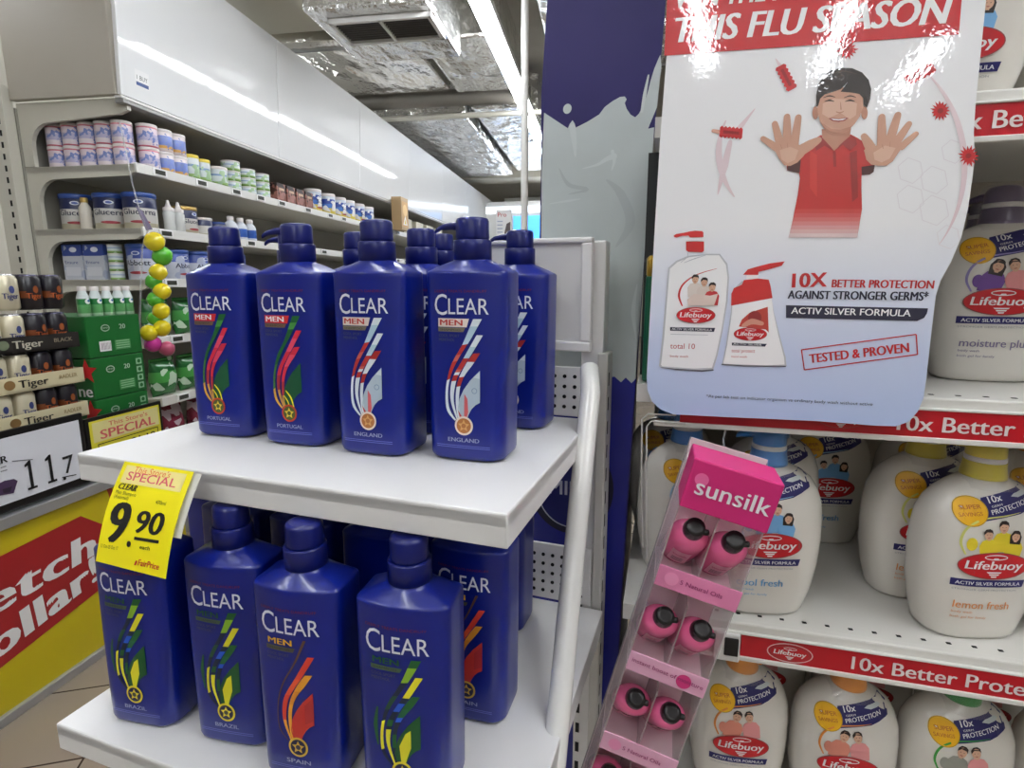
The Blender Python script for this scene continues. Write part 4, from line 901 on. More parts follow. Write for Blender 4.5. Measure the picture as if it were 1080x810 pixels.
for k, z in enumerate(LIFE):
    xd = (-.036, -.034, -.028, -.020, -.012)[k]
    b = MB(); b.box((xd, YF, z - .02), (X1, YBK, z), DECK)
    b.box((X0, YF - .006, z - .013), (X1, YF + .004, z + .0005), DECK, .002)
    x = X0 + .08
    while x < X1 - .05 and k in (0, 1, 2): b.box((x, YF + .012, z + .0002), (x + .0045, YF + .0155, z + .0006), HOLE); x += .0235
    s = b.build('shelf', LS, False)
    if k in (1, 2, 3):
        xs = .100 if k == 1 else .02
        b = MB(); b.box((xs, YF - .008, z - .0390), (X1, YF - .004, z - .012), BANR); b.box((X0, YF - .010, z - .0445), (X1, YF - .003, z - .0390), DECK, .001); b.box((X0, YF - .010, z - .012), (X1, YF - .003, z - .0095), DECK, .001)
        st = b.build('banner_strip', s, False)
        sh, tx = Sheet(), Sheet()
        if k == 1:
            logo(sh, .151, z - .0262, .041, 1); sh.ring(.151, z - .0262, .0225, .0105, .0012, flat((226, 190, 190)), 0, 24)
            tx.fit('10x Better Protection', (.2125, z - .0330), (.4175, z - .0330), .0150, BT, 2, .02); ex = [(.51, .56)]
        else:
            u0 = .2275 if k == 2 else .2335
            tx.fit('10x Better Protection', (u0, z - .0330), (u0 + .205, z - .0330), .0150, BT, 2, .02)
            logo(sh, u0 - .05, z - .0262, .041, 1); ex = [(u0 + .30, u0 + .35)]
        pm = planar((0, YF - .008, 0), (1, 0, 0), (0, 0, 1))
        MB().sheet(sh, pm, .0005, .00025).build('banner_emblem', st, False); MB().sheet(tx, pm, .0005, .00025).build('banner_lettering', st, False)
        for a, c in ex:
            e2, t2 = Sheet(), Sheet(); logo(e2, a, z - .0262, .041, 1); t2.fit('10x Better Protection', (c, z - .0330), (c + .205, z - .0330), .0150, BT, 2, .02)
            MB().sheet(e2, pm, .0005, .00025).build('banner_emblem', st, False); MB().sheet(t2, pm, .0005, .00025).build('banner_lettering', st, False)
t = thing('shelf_label', 'small black price display at the left end of the long red strip', 'price display', (.09, YF - .008, .829))
MB().box((-.019, -.006, -.004), (.0085, 0, .030), WHITE, .0015).build('holder', t)
MB().box((-.0085, -.0075, .004), (.0065, -.006, .026), BLACKP, .001).build('display', t)

# ---- white body wash bottles
LZP = [(0, .043, .026), (.0012, .0465, .029), (.005, .049, .031), (.03, .056, .0345), (.06, .0610, .0365), (.09, .0625, .0370), (.115, .0620, .0365), (.135, .0598, .0345), (.150, .0555, .031), (.161, .0485, .027), (.169, .0385, .0225), (.1745, .0265, .0195), (.1780, .0180, .0180)]
def lab(z):
    for (z0, a0, b0), (z1, a1, b1) in zip(LZP, LZP[1:]):
        if z <= z1: q = (z - z0) / (z1 - z0); return a0 + (a1 - a0) * q, b0 + (b1 - b0) * q
    return LZP[-1][1:]
def lx(z): return 2.0 + .7 * max(0, min(1, (.165 - z) / .03))
def lfront(u, v, h):
    a, b = lab(max(0, min(v, .175))); n = lx(v); q = min(.985, abs(u / a)); y = b * (1 - q ** n) ** (1 / n)
    dx = 1 / a * n * q ** (n - 1) * (1 if u > 0 else -1); dy = 1 / b * n * (y / b) ** (n - 1); L = math.hypot(dx, dy) or 1
    return Vector((u + dx / L * h, -y - dy / L * h, v))
def lring(z, a, b):
    n = lx(z); out = []
    for i in range(56):
        q = 2 * math.pi * i / 56; c, s = math.cos(q), math.sin(q)
        out.append(Vector((a * math.copysign(abs(c) ** (2 / n), c), b * math.copysign(abs(s) ** (2 / n), s), z)))
    return out
def dense():
    o = []
    for (z0, a0, b0), (z1, a1, b1) in zip(LZP, LZP[1:]):
        o.append((z0, a0, b0))
        if z1 - z0 > .02: o += [(z0 + (z1 - z0) * k / 3,) + lab(z0 + (z1 - z0) * k / 3) for k in (1, 2)]
    return o + [LZP[-1]]
WBOT = mat('white_bottle', (226, 222, 214), .22, coat=.3)
L_BODY = MB().loft([lring(*q) for q in dense()], WBOT).data('white_body')
SHRINK = mat('clear_shrink_wrap', (255, 255, 255), .06, alpha=.10, bump=.4, bscale=120)
L_WRAP = MB().lathe([(.031, .1685), (.0245, .176), (.0225, .186), (.0225, .206), (.0195, .2185), (.012, .2205)], SHRINK, 28, caps=(False, False)).data('clear_shrink_wrap')
L_CAP, L_LAB = {}, {}
def cap_mesh(c):
    key = tuple(c)
    if key not in L_CAP:
        m_ = mat('cap_%02x%02x%02x' % key, c, .28, coat=.2)
        col = MB().lathe([(.0185, .1755), (.0210, .1762), (.0208, .1800), (.0192, .1880), (.0190, .1935)], m_, 32).data('pump_collar')
        rng = MB().lathe([(.0180, .1935), (.0186, .1942), (.0186, .1985), (.0178, .1990)], flat((226, 226, 226)), 32).data('white_ring')
        hd = MB(); hd.lathe([(.0178, .1990), (.0180, .2000), (.0178, .2080), (.0165, .2130), (.0135, .2165), (.0080, .2180)], m_, 32)
        nz = []
        for q, (w, h, z) in ((.010, (.014, .010, .2080)), (.022, (.011, .009, .2075)), (.032, (.008, .007, .2055)), (.036, (.007, .005, .2030))):
            nz.append([Vector((w * .5 * math.cos(R(a)), q, z + h * .5 * math.sin(R(a)))) for a in range(0, 360, 30)])
        nzm = MB().loft(nz, m_).data('nozzle')
        L_CAP[key] = (col, rng, hd.data('pump_head'), nzm)
    return L_CAP[key]
SKIN = flat((214, 170, 142)); HAIR = flat((40, 28, 26))
def person(sh, u, v, s, shirt, lay, long=False, tilt=0):
    """small printed half figure: shoulders, arms, face and hair"""
    c_, q_ = math.cos(tilt), math.sin(tilt); T = lambda x, y: (u + (x * c_ - y * q_) * s, v + (x * q_ + y * c_) * s)
    sh.poly([T(-.55, -1.2), (T(.55, -1.2)), T(.62, -.35), T(.42, -.02), T(.14, .08), T(-.14, .08), T(-.42, -.02), T(-.62, -.35)], shirt, lay)
    if long: sh.poly([T(-.36, -.15), T(-.40, .4), T(-.2, .78), T(.2, .78), T(.40, .4), T(.36, -.15)], HAIR, lay + 1)
    sh.poly([T(-.1, .0), T(.1, .0), T(.1, .2), T(-.1, .2)], SKIN, lay + 1)
    sh.poly([T(.27 * math.cos(R(a)), .38 + .34 * math.sin(R(a))) for a in range(0, 360, 20)], SKIN, lay + 2)
    sh.poly([T(-.30, .40), T(-.30, .62), T(-.15, .8), T(.1, .82), T(.27, .7), T(.31, .42), T(.2, .56), T(-.1, .6)], HAIR, lay + 3)
    sh.poly([T(-.10, .22), T(.10, .22), T(.05, .17), T(-.05, .17)], flat((170, 80, 76)), lay + 3)
    for x in (-.1, .1): sh.disc(*T(x, .40), .03 * s, .02 * s, HAIR, lay + 3, 8)
def wash_label(kind):
    v = dict(cool=('cool fresh', (90, 160, 210), (120, 176, 224), (150, 196, 230)), lemon=('lemon fresh', (226, 150, 90), (228, 206, 50), (214, 214, 120)), moist=('moisture plus', (126, 116, 150), (110, 70, 150), (150, 140, 196)),
             orange=('vita protect', (224, 130, 50), (220, 140, 120), (226, 140, 60)), cooltop=('cool fresh', (90, 160, 210), (120, 176, 224), (150, 196, 230)), green=('nature', (70, 150, 70), (150, 150, 140), (60, 150, 60)), gold=('mild care', (222, 150, 110), (220, 200, 120), (226, 190, 120)))[kind]
    sh, S0 = Sheet(), None; nv = flat((36, 32, 100)); sh_c = flat(v[2]); DV, DU, DO = (.010 if kind != 'cooltop' else -.0335), -.012, -.008
    # slanted navy ribbon with the round yellow badge
    A = lambda u, v_: (u + DU, v_ + DV - .004); B = lambda u, v_: (u + DO, v_ + DV)
    sh.poly([A(*q) for q in ((-.012, .1305), (-.008, .1545), (.020, .162), (.044, .1665), (.052, .160), (.051, .149), (.030, .1395))], nv, 1)
    sh.disc(*A(-.018, .1405), .0152, .0150, flat((196, 150, 30)), 2, 30).disc(*A(-.018, .1405), .0143, .0141, flat((240, 184, 26)), 3, 30)
    sh.fit('SUPER', A(-.0275, .1415), A(-.0090, .1445), .0040, flat((196, 110, 40)), 4, .02); sh.fit('SAVINGS', A(-.0285, .1345), A(-.0080, .1375), .0038, flat((196, 110, 40)), 4, .02)
    sh.fit('10x', A(-.001, .1495), A(.0125, .1530), .0064, PW, 3, .02); sh.fit('GERM', A(.001, .1455), A(.012, .148), .002, PW, 3); sh.fit('PROTECTION', A(.001, .1385), A(.042, .1505), .0048, PW, 3, .02)
    sh.poly([A(*q) for q in ((.022, .1565), (.026, .1590), (.033, .1605), (.039, .1615), (.043, .1590), (.038, .1570), (.030, .1555))], flat((206, 214, 214)), 3)
    # family picture in a curved outline
    arc = flat(v[3]); sh.stroke([B(*q) for q in ((-.026, .092), (-.031, .105), (-.026, .120), (-.012, .1295), (.010, .1335), (.026, .137))], [.0016, .0024, .0024, .0018, .0012, .0004], arc, 1)
    sh.disc(*B(-.021, .103), .0050, .0070, sh_c, 2)
    if kind in ('orange', 'green', 'gold', 'moist'): person(sh, *B(-.006, .112), .0185, sh_c, 3, kind == 'moist', -.25); person(sh, *B(.012, .113), .0180, flat((226, 150, 150)) if kind != 'gold' else sh_c, 7, False, .2)
    else: person(sh, *B(.0085, .1155), .0165, sh_c, 3); person(sh, *B(-.006, .108), .0150, sh_c, 7, False, .1); person(sh, *B(.020, .107), .0150, sh_c, 11, True, -.1)
    logo(sh, *B(.003, .0805), .0700, 16)
    sh.poly([B(*q) for q in ((-.035, .0560), (.036, .0560), (.038, .0640), (-.035, .0640))], nv, 2); sh.fit('ACTIV SILVER FORMULA', B(-.031, .0580), B(.033, .0580), .0036, PW, 3, .02)
    sh.fit('STRONGER GERM PROTECTION', B(-.033, .0515), B(.03, .0515), .0019, flat((150, 150, 156)), 2)
    if kind == 'cooltop': return MB().sheet(sh, lfront, .0006, .00007, grid=.009).data('label_print')
    w = len(v[0]) * .0050; sh.fit(v[0], (-.037, .0400), (-.037 + w, .0400), .0085, flat(v[1]), 2, .01)
    sh.fit('body wash', (-.037, .0340), (-.018, .0340), .0026, flat(v[1]), 2); sh.fit('bath gel for family', (-.037, .0280), (-.003, .0280), .0026, flat(v[1]), 2)
    return MB().sheet(sh, lfront, .0006, .00007, grid=.009).data('label_print')
def wash(kind, cap, label, x, y, z, rz, prz=0, group=None, wrap=True, sx=1):
    if kind not in L_LAB: L_LAB[kind] = wash_label(kind)
    t = thing('body_wash_bottle', label, 'body wash bottle', (x, y, z + .0008), (0, 0, R(rz)), group); t.scale = (sx, 1, 1)
    part('bottle_body', L_BODY, t); part('label_print', L_LAB[kind], t)
    col, rg, hd, nz = cap_mesh(cap); part('pump_collar', col, t); part('white_ring', rg, t); h = part('pump_head', hd, t, rot=(0, 0, R(prz))); part('nozzle', nz, h)
    if wrap: part('clear_shrink_wrap', L_WRAP, t)
    return t
CB, CYL, COR, CG, CP = (52, 134, 212), (222, 206, 46), (238, 150, 40), (36, 150, 62), (100, 84, 120)
GM3, GM4, GM2 = 'white bottles on the middle shelf', 'white bottles on the bottom shelf', 'white bottles on the upper shelves'
Z3, Z4, Z2, Z1 = LIFE[1], LIFE[0], LIFE[2], LIFE[3]
wash('cool', CB, 'white blue-capped bottle lettered cool fresh, just right of the pink display', .122, .680, Z3, 12, 60, GM3)
wash('cool', CB, 'white blue-capped bottle left of the pink display, behind the wire guard', .034, .748, Z3, 30, 20, GM3)
wash('cool', CB, 'white blue-capped bottle farther back beside the cobalt foot of the standee', .015, .88, Z3, 10, 60, GM3)
wash('cool', CB, 'blue-capped white bottle in the shade right behind the cool fresh bottle', .148, .808, Z3, 10, 70, GM3)
wash('cool', CP, 'white bottle with blue family picture deep in the shelf, right of cool fresh', .238, .900, Z3, 8, 0, GM3)
wash('gold', CYL, 'white bottle deep in the shelf, left of the two yellow caps', .368, .905, Z3, 6, 0, GM3)
wash('lemon', CYL, 'white bottle lettered lemon fresh with yellow cap, nearest on the middle shelf', .338, .692, Z3, 14, 30, GM3)
wash('lemon', CYL, 'white yellow-capped bottle right behind the lemon fresh bottle', .312, .765, Z3, 12, 40, GM3)
wash('gold', COR, 'white bottle cut by the right edge of the picture beside the lemon fresh bottle', .474, .705, Z3, 10, 30, GM3)
wash('gold', COR, 'white bottle at the right edge behind the lemon fresh bottle', .452, .815, Z3, 10, 30, GM3)
wash('orange', COR, 'white orange-capped bottle at the left of the bottom shelf', .113, .690, Z4, 8, 200, GM4, True, .93)
wash('orange', COR, 'white orange-capped bottle in the middle of the bottom shelf', .233, .690, Z4, 4, 20, GM4, True, .93)
wash('green', CG, 'white green-capped bottle on the bottom shelf', .353, .700, Z4, 6, 30, GM4, True, .93)
wash('green', CG, 'white bottle right of the green-capped one on the bottom shelf', .478, .715, Z4, 6, 30, GM4, True, .93)
for i, x in enumerate((.16, .295, .43)): wash('orange', COR, 'white bottle in the shaded back row of the bottom shelf, %s from the left' % ORD[i], x, .83, Z4, 0, 30, GM4)
wash('moist', CP, 'white bottle lettered moisture plus on the shelf right of the poster', .361, .780, Z2, 0, 40, GM2)
wash('moist', CP, 'white bottle behind the moisture plus bottle, in the shade', .40, .90, Z2, 0, 40, GM2)
wash('cooltop', CB, 'white bottle on the top shelf beside the upper right edge of the poster', .258, .690, Z1, -4, 30, GM2)
wash('cool', (40, 150, 150), 'white bottle on the top shelf at the right edge of the picture', .392, .73, Z1, 0, 30, GM2)
t = thing('soap_carton', 'slim green carton with a gold round lid behind the left edge of the poster', 'carton', (-.0115, .668, Z2 + .001))
MB().box((-.012, -.02, 0), (.012, .02, .118), mat('carton_deep_green', (14, 96, 66), .35), .002).build('box_body', t)
MB().lathe([(.0115, .118), (.0125, .120), (.0125, .138), (.010, .141)], mat('gold_lid', (210, 170, 70), .25, .7), 20).build('gold_lid', t)
# clear guard wire at the left shelf end
t = thing('shelf_guard', 'thin pale wire guard at the left end of the shelf under the poster', 'guard', (-.014, .622, .93))
GW = mat('guard_wire', (206, 202, 196), .25)
MB().tube([(.006, 0, .004), (.002, 0, .07), (-.001, 0, .165), (.004, 0, .171), (.04, 0, .171)], .0010, GW, 8).build('wire_loop', t)
MB().tube([(.0005, .002, .02), (-.004, .002, .09), (-.0065, .002, .172), (.0, .004, .178), (.03, .006, .178)], .0010, GW, 8).build('wire_loop', t)

# ------------------------------------------------------------------ pink hanging strip display with small bottles
TA = R(13.8)
PINKH = mat('display_magenta', (200, 36, 112), .4); PINKL = mat('display_pink', (222, 130, 172), .4); PINKP = mat('display_pale_pink', (226, 170, 196), .4)
CLR = mat('frosted_clear_side', (214, 206, 206), .25, alpha=.42); CLR2 = mat('tray_back_pink', (232, 206, 212), .5)
Lh = .50; top = Vector((.0672, .500, 1.0915)); root = top - Lh * Vector((math.sin(TA), 0, math.cos(TA)))
t = thing('hanging_display', 'tilted pink strip display of small pink bottles hanging from the shelf', 'display', root, (0, TA * 1, 0))
hw, dep = .0372, .075
MB().box((-hw, dep - .002, -.022), (hw, dep, Lh - .002), CLR2).build('back_panel', t)
for s in (-1, 1): MB().prism([(0, -.022), (dep + (.008 if s < 0 else 0), -.022), (dep + (.008 if s < 0 else 0), Lh - .004), (.002, Lh - .048), (.004, Lh - .05)], CLR, .0012, (s * hw + .0006, 0, 0), (0, 1, 0), (0, 0, 1)).build('clear_side', t)
hd = MB().box((-hw - .001, -.004, Lh - .047), (hw + .001, .045, Lh), PINKH, .0015).build('header_box', t)
sh = Sheet().fit('sunsilk', (-.030, Lh - .031), (.034, Lh - .031), .0155, PW, 2, .015); sh.disc(-.027, Lh - .017, .006, .006, flat((236, 110, 166)), 1, 20)
MB().sheet(sh, planar((0, -.004, 0), (1, 0, 0), (0, 0, 1)), .0005, .0002).build('header_lettering', t)
PB_ = mat('pink_bottle', (250, 112, 166), .2, coat=.4); CAPB = mat('black_flip_cap', (26, 22, 24), .25)
prof = [(.0, .60), (.0015, .88), (.005, .97), (.03, 1.0), (.052, 1.0), (.060, .96), (.066, .84), (.0695, .64), (.071, .5)]
P_BODY = MB().loft([[Vector((.0185 * s * math.cos(R(a)), .0150 * s * math.sin(R(a)), z)) for a in range(0, 360, 12)] for z, s in prof], PB_).data('pink_body')
P_CAP = MB().lathe([(.0090, .0705), (.0096, .0712), (.0098, .0745), (.0088, .0830), (.0082, .0845), (.0050, .0850)], CAPB, 24).data('black_cap')
P_NIB = MB().lathe([(.0032, 0), (.0028, .006), (.002, .0068)], CAPB, 12, M=Matrix.Translation((.006, -.001, .080)) @ Matrix.Rotation(R(60), 4, 'Y')).data('cap_nib')
shl = Sheet().poly([(-.009, .012), (.009, .012), (.009, .046), (-.009, .046)], flat((236, 170, 190)), 1).fit('sunsilk', (-.007, .034), (.007, .034), .004, flat((200, 40, 110)), 2, .02)
for q in range(3): shl.poly([(-.006, .018 + q * .004), (.005, .018 + q * .004), (.005, .0195 + q * .004), (-.006, .0195 + q * .004)], flat((90, 40, 60)), 2)
P_LAB = MB().sheet(shl, lambda u, v, h: (u, -math.sqrt(max(0, 1 - (u / .0185) ** 2)) * .0150 - h, v), .0005, .0002, grid=.005).data('label')
LED = [.393, .298, .202, .106, .010]; TXT = ['5 Natural Oils', 'instant boost of moisture', '5 Natural Oils', 'instant boost of moisture', '5 Natural Oils']
for k, z in enumerate(LED):
    pm = (PINKL, PINKP, PINKP, PINKL, PINKP)[k]
    lg = MB(); lg.box((-hw, -.003, z - .021), (hw, -.0015, z), pm, .0005); lg.box((-hw, -.0015, z - .021), (hw, dep - .002, z - .0195), CLR2); lg = lg.build('ledge', t)
    s_ = Sheet().fit(TXT[k], (-.016, z - .012), (.022 if k % 2 == 0 else .034, z - .012), .0042, flat((150, 40, 100)), 2, .01).disc(-.024, z - .010, .0065, .0065, flat((236, 150, 190)), 1, 18)
    if k == 1: s_ = Sheet().fit(TXT[k], (-.034, z - .010), (.034, z - .012), .0042, flat((150, 40, 100)), 2, .01).disc(.016, z - .011, .007, .0075, flat((206, 50, 120)), 1, 18)
    MB().sheet(s_, planar((0, -.003, 0), (1, 0, 0), (0, 0, 1)), .0004, .0002).build('ledge_lettering', lg)
    MB().box((-.0006, .010, z - .0195), (.0006, dep - .004, z + .055), CLR).build('divider', t)
TMX = Matrix.Translation(root) @ Matrix.Rotation(TA, 4, 'Y')
for k, z in enumerate(LED):
    for i, x in enumerate((-.0185, .0188)):
        tiltx = R(48); M = TMX @ Matrix.Translation((x + (.001, -.001)[i], .0655, z - .0125)) @ Matrix.Rotation(tiltx, 4, 'X') @ Matrix.Rotation(R((-4, 5, 4, -5, 3, 6, -3, 4, 2, -3)[2 * k + i]), 4, 'Z')
        p = thing('hair_serum_bottle', 'small pink bottle with black cap, %s in the %s row of the hanging display' % (('left', 'right')[i], ('top', 'second', 'third', 'fourth', 'lowest')[k]), 'bottle', M.to_translation(), M.to_euler(), 'pink bottles in the hanging display')
        part('bottle_body', P_BODY, p); c_ = part('cap', P_CAP, p); part('cap_nib', P_NIB, c_); part('label', P_LAB, p)
hk = MB().tube([(0, dep - .001, Lh - .012), (0, dep + .02, Lh - .010), (0, dep + .048, Lh - .006), (0, dep + .052, Lh + .004)], .0010, FILM, 8).build('hang_hook', t)
# ------------------------------------------------------------------ the big flu season poster hung in front of the shelves
PY = .612
t = thing('hanging_poster', 'large glossy white THIS FLU SEASON poster with a boy in red', 'poster', (.12, PY, 1.105))
O = Vector((0, PY, 0))
def pq(x, y): p = onplane(x, y, O, (0, 1, 0)); return (p.x, p.z)
def crop(ox, oy, s): return lambda x, y: pq(ox + x / s, oy + y / s)
def speckle(M):   # fine film ripple that breaks up the lamps' glare
    nt = M.node_tree; b = nt.nodes['Principled BSDF']; tc = nt.nodes.new('ShaderNodeTexCoord'); nz = nt.nodes.new('ShaderNodeTexNoise'); bp = nt.nodes.new('ShaderNodeBump')
    nz.inputs['Scale'].default_value = 260; nz.inputs['Detail'].default_value = 1.5; bp.inputs['Strength'].default_value = 1; bp.inputs['Distance'].default_value = .00006
    nt.links.new(tc.outputs['Object'], nz.inputs['Vector']); nt.links.new(nz.outputs['Fac'], bp.inputs['Height']); nt.links.new(bp.outputs[0], b.inputs['Coat Normal'])
    b.inputs['Coat Weight'].default_value = 1; b.inputs['Coat Roughness'].default_value = .03; b.inputs['Coat IOR'].default_value = 1.6; return M
def glossy(c):
    k = 'gloss_%02x%02x%02x' % tuple(c)
    return MATS[k] if k in MATS else speckle(mat(k, c, .3))
def gloss_board():
    M = mat('poster_board', (250, 250, 252), .3, coat=1.0); nt = M.node_tree; b = nt.nodes['Principled BSDF']
    tc = nt.nodes.new('ShaderNodeTexCoord'); sp = nt.nodes.new('ShaderNodeSeparateXYZ'); cr = nt.nodes.new('ShaderNodeValToRGB')
    nt.links.new(tc.outputs['Generated'], sp.inputs[0]); nt.links.new(sp.outputs['Z'], cr.inputs[0]); nt.links.new(cr.outputs[0], b.inputs['Base Color'])
    e = cr.color_ramp.elements; e[0].position = 0; e[0].color = srgb((186, 204, 244)) + (1,); e[1].position = .42; e[1].color = srgb((250, 250, 253)) + (1,)
    n = e.new(.16); n.color = srgb((206, 218, 247)) + (1,)
    return M
edge = [(703, 60), (696, 150), (690, 250), (684, 360), (682, 398)]
edge += [(683, 412), (688, 424), (697, 432), (710, 437)] + [(760, 439.5), (860, 444), (925, 449), (945, 449.5), (958, 445), (968, 434), (974, 420), (977, 400)]
edge += [(979, 380), (983, 345), (987, 312), (992, 296), (1003, 276), (1014, 250), (1021, 220), (1026, 185), (1028, 165), (1027, 140), (1029, 110), (1034, 60), (1040, 0), (1047, -70)]
pts = [pq(*p) for p in edge] + [pq(714, -70)]
MB().prism(pts, speckle(gloss_board()), .003, (0, PY, 0), (1, 0, 0), (0, 0, 1)).build('poster_board', t, False)
RB = speckle(mat('poster_red', (200, 24, 34), .3)); W2 = glossy((250, 250, 251)); R2_ = glossy((196, 30, 40)); N2 = glossy((32, 32, 62))
c5 = crop(680, 0, 2.7); c6 = crop(680, 220, 2.7); cb_ = crop(780, 60, 4.05); cs = crop(690, 230, 4.767)
sh = Sheet()
sh.poly([pq(700.5, 59), pq(1011, 36.5), pq(1019, -60), pq(707, -60)], RB, 1)
sh.fit('THIS FLU SEASON', c5(82, 122), c5(868, 66), .0215, W2, 3, .04, .16)
sh.fit('WIN THE FIGHT AGAINST', pq(712, 9), pq(1004, -14), .015, W2, 3, .035, .16)
# bubble: faint ring and honeycomb lines
BU = glossy((236, 216, 222)); BU2 = glossy((240, 236, 241))
def arcp(a0, a1, n, cx, cy, rx, ry): return [pq(cx + rx * math.cos(R(a0 + (a1 - a0) * k / n)), cy + ry * math.sin(R(a0 + (a1 - a0) * k / n))) for k in range(n + 1)]
ar = arcp(-52, 40, 16, 905, 175, 112, 128); sh.stroke(ar, [.0004 + .0042 * math.sin(math.pi * k / 16) for k in range(17)], BU, 1)
ar = arcp(150, 200, 10, 880, 160, 122, 95); sh.stroke(ar, [.001 + .005 * math.sin(math.pi * k / 10) for k in range(11)], BU, 1)
for a in ((960, 210, 13), (985, 190, 13), (985, 222, 14), (1005, 160, 11), (960, 180, 12), (1000, 250, 11)):
    hx = [pq(a[0] + a[2] * 1.15 * math.cos(R(60 * k + 20)), a[1] + a[2] * 1.15 * math.sin(R(60 * k + 20))) for k in range(7)]
    for p, q in zip(hx, hx[1:]): sh.stroke([p, q], [.0007, .0007], BU2, 1, False)
# germs
G1, G2 = glossy((196, 24, 34)), glossy((150, 14, 26))
def spiky(x, y, r, n=15):
    pts = []
    for k in range(2 * n): rr = r * (1 if k % 2 == 0 else .62) * random.uniform(.85, 1.08); a = math.pi * k / n; pts.append(pq(x + rr * math.cos(a), y + rr * math.sin(a)))
    sh.poly(pts, G1, 2); sh.disc(*pq(x, y), .0022, .0022, G2, 3)
def rod(x, y, L, w, ang):
    a = R(ang); d = (math.cos(a), math.sin(a)); nn = (-d[1], d[0]); pts = []
    for k in range(13): q = -1 + k / 6; pts.append((q * L, w * (1 if k % 2 else .72)))
    for k in range(13): q = 1 - k / 6; pts.append((q * L, -w * (1 if k % 2 else .72)))
    sh.poly([pq(x + d[0] * u + nn[0] * v, y + d[1] * u + nn[1] * v) for u, v in pts], G1, 2); sh.poly([pq(x + d[0] * u * .7 + nn[0] * v * .3, y + d[1] * u * .7 + nn[1] * v * .3) for u, v in pts], G2, 3)
spiky(991.5, 117, 11); spiky(1021, 164.5, 11.5); spiky(893, 52, 12)
rod(829, 82, 14, 6.5, 62); rod(970, 78, 17, 6.5, -28); rod(771, 140, 12, 6.5, 5)
sh.stroke([pq(818, 62), pq(824, 72)], [.0006, .004], BU, 1); sh.stroke([pq(796, 115), pq(780, 135)], [.0008, .005], BU, 1); sh.stroke([pq(757, 205), pq(764, 175), pq(770, 150)], [.0008, .007, .004], BU, 1); sh.stroke([pq(752, 138), pq(762, 140)], [.003, .004], glossy((226, 170, 150)), 1)
# ---- the boy
SK, SK2, SK3 = glossy((206, 156, 132)), glossy((186, 130, 108)), glossy((222, 180, 158)); HR, HR2 = glossy((38, 26, 24)), glossy((70, 50, 44))
SH1, SH2, SH3 = glossy((190, 28, 30)), glossy((150, 16, 22)), glossy((206, 46, 44))
def P(*q): return [cb_(*p) for p in q]
sh.poly(P((345, 335), (300, 362), (262, 378), (232, 420), (200, 468), (203, 486), (228, 490), (254, 498), (257, 520), (248, 590), (236, 650), (522, 650), (520, 560), (520, 506), (556, 503), (572, 490), (577, 464), (560, 400), (527, 362), (500, 345), (475, 332)), SH1, 2)
fade = [(236, 650, 522), (232, 668, 519), (229, 686, 516), (225, 703, 513), (221, 720, 511), (217, 737, 508), (213, 754, 505), (208, 772, 502)]
for k in range(7):
    q = (k + 1) / 8; c = tuple(int(a + (b - a) * q) for a, b in zip((194, 34, 32), (232, 226, 228))); a, b = fade[k], fade[k + 1]
    sh.poly(P((a[0], a[1]), (a[2], a[1]), (b[2], b[1]), (b[0], b[1])), glossy(c), 2)
sh.poly(P((203, 470), (262, 430), (256, 496), (230, 492), (204, 486)), glossy((70, 18, 24)), 3); sh.poly(P((520, 470), (577, 462), (572, 492), (556, 503), (521, 506)), glossy((70, 18, 24)), 3)
sh.poly(P((350, 310), (352, 350), (378, 385), (402, 402), (430, 380), (470, 342), (476, 300)), SK2, 4)
sh.poly(P((345, 338), (320, 372), (326, 402), (362, 380), (404, 404), (384, 380), (358, 352)), SH2, 6); sh.poly(P((478, 334), (497, 352), (500, 375), (470, 402), (440, 375), (405, 404), (430, 374), (462, 346)), SH2, 6)
sh.poly(P((398, 404), (410, 404), (412, 470), (400, 470)), SH2, 5)
sh.poly(P((300, 400), (330, 420), (330, 600), (300, 560)), SH3, 3); sh.poly(P((470, 410), (500, 400), (505, 600), (480, 620)), SH2, 3)
for x, rx in ((323, 13), (532, 14)): sh.poly([cb_(x + rx * math.cos(R(a)), 240 + 28 * math.sin(R(a))) for a in range(0, 360, 20)], SK2, 5)
sh.poly(P((331, 200), (333, 240), (342, 275), (358, 305), (380, 324), (405, 332), (432, 330), (462, 316), (490, 288), (512, 256), (527, 215), (527, 170), (490, 140), (430, 130), (370, 140), (338, 165)), SK, 6)
sh.poly(P((355, 200), (400, 180), (450, 182), (500, 200), (496, 250), (470, 268), (430, 240), (380, 262), (352, 245)), SK3, 7)
sh.poly(P((342, 278), (360, 305), (380, 322), (405, 331), (432, 329), (462, 315), (486, 292), (470, 300), (430, 312), (390, 308)), SK2, 7)
sh.poly(P((327, 215), (326, 165), (337, 115), (358, 82), (392, 58), (435, 48), (480, 50), (522, 68), (550, 100), (561, 140), (556, 182), (542, 220), (530, 205), (527, 178), (510, 160), (478, 154), (430, 150), (448, 128), (462, 108), (430, 140), (395, 152), (362, 162), (343, 180), (335, 210)), HR, 8)
sh.stroke(P((390, 75), (440, 62), (500, 75)), [.0003, .0014, .0003], HR2, 9); sh.stroke(P((365, 110), (420, 85), (450, 82)), [.0003, .001, .0003], HR2, 9)
for x in (383, 471):
    sh.stroke(P((x - 22, 192), (x, 187), (x + 20, 192)), [.0003, .0016, .0003], HR, 9); sh.stroke(P((x - 26, 176), (x, 168), (x + 24, 174)), [.0004, .0012, .0004], HR2, 9)
sh.stroke(P((412, 236), (426, 240), (442, 235)), [.0007, .0010, .0007], SK2, 9); sh.stroke(P((430, 195), (432, 225)), [.0004, .0010], SK2, 8)
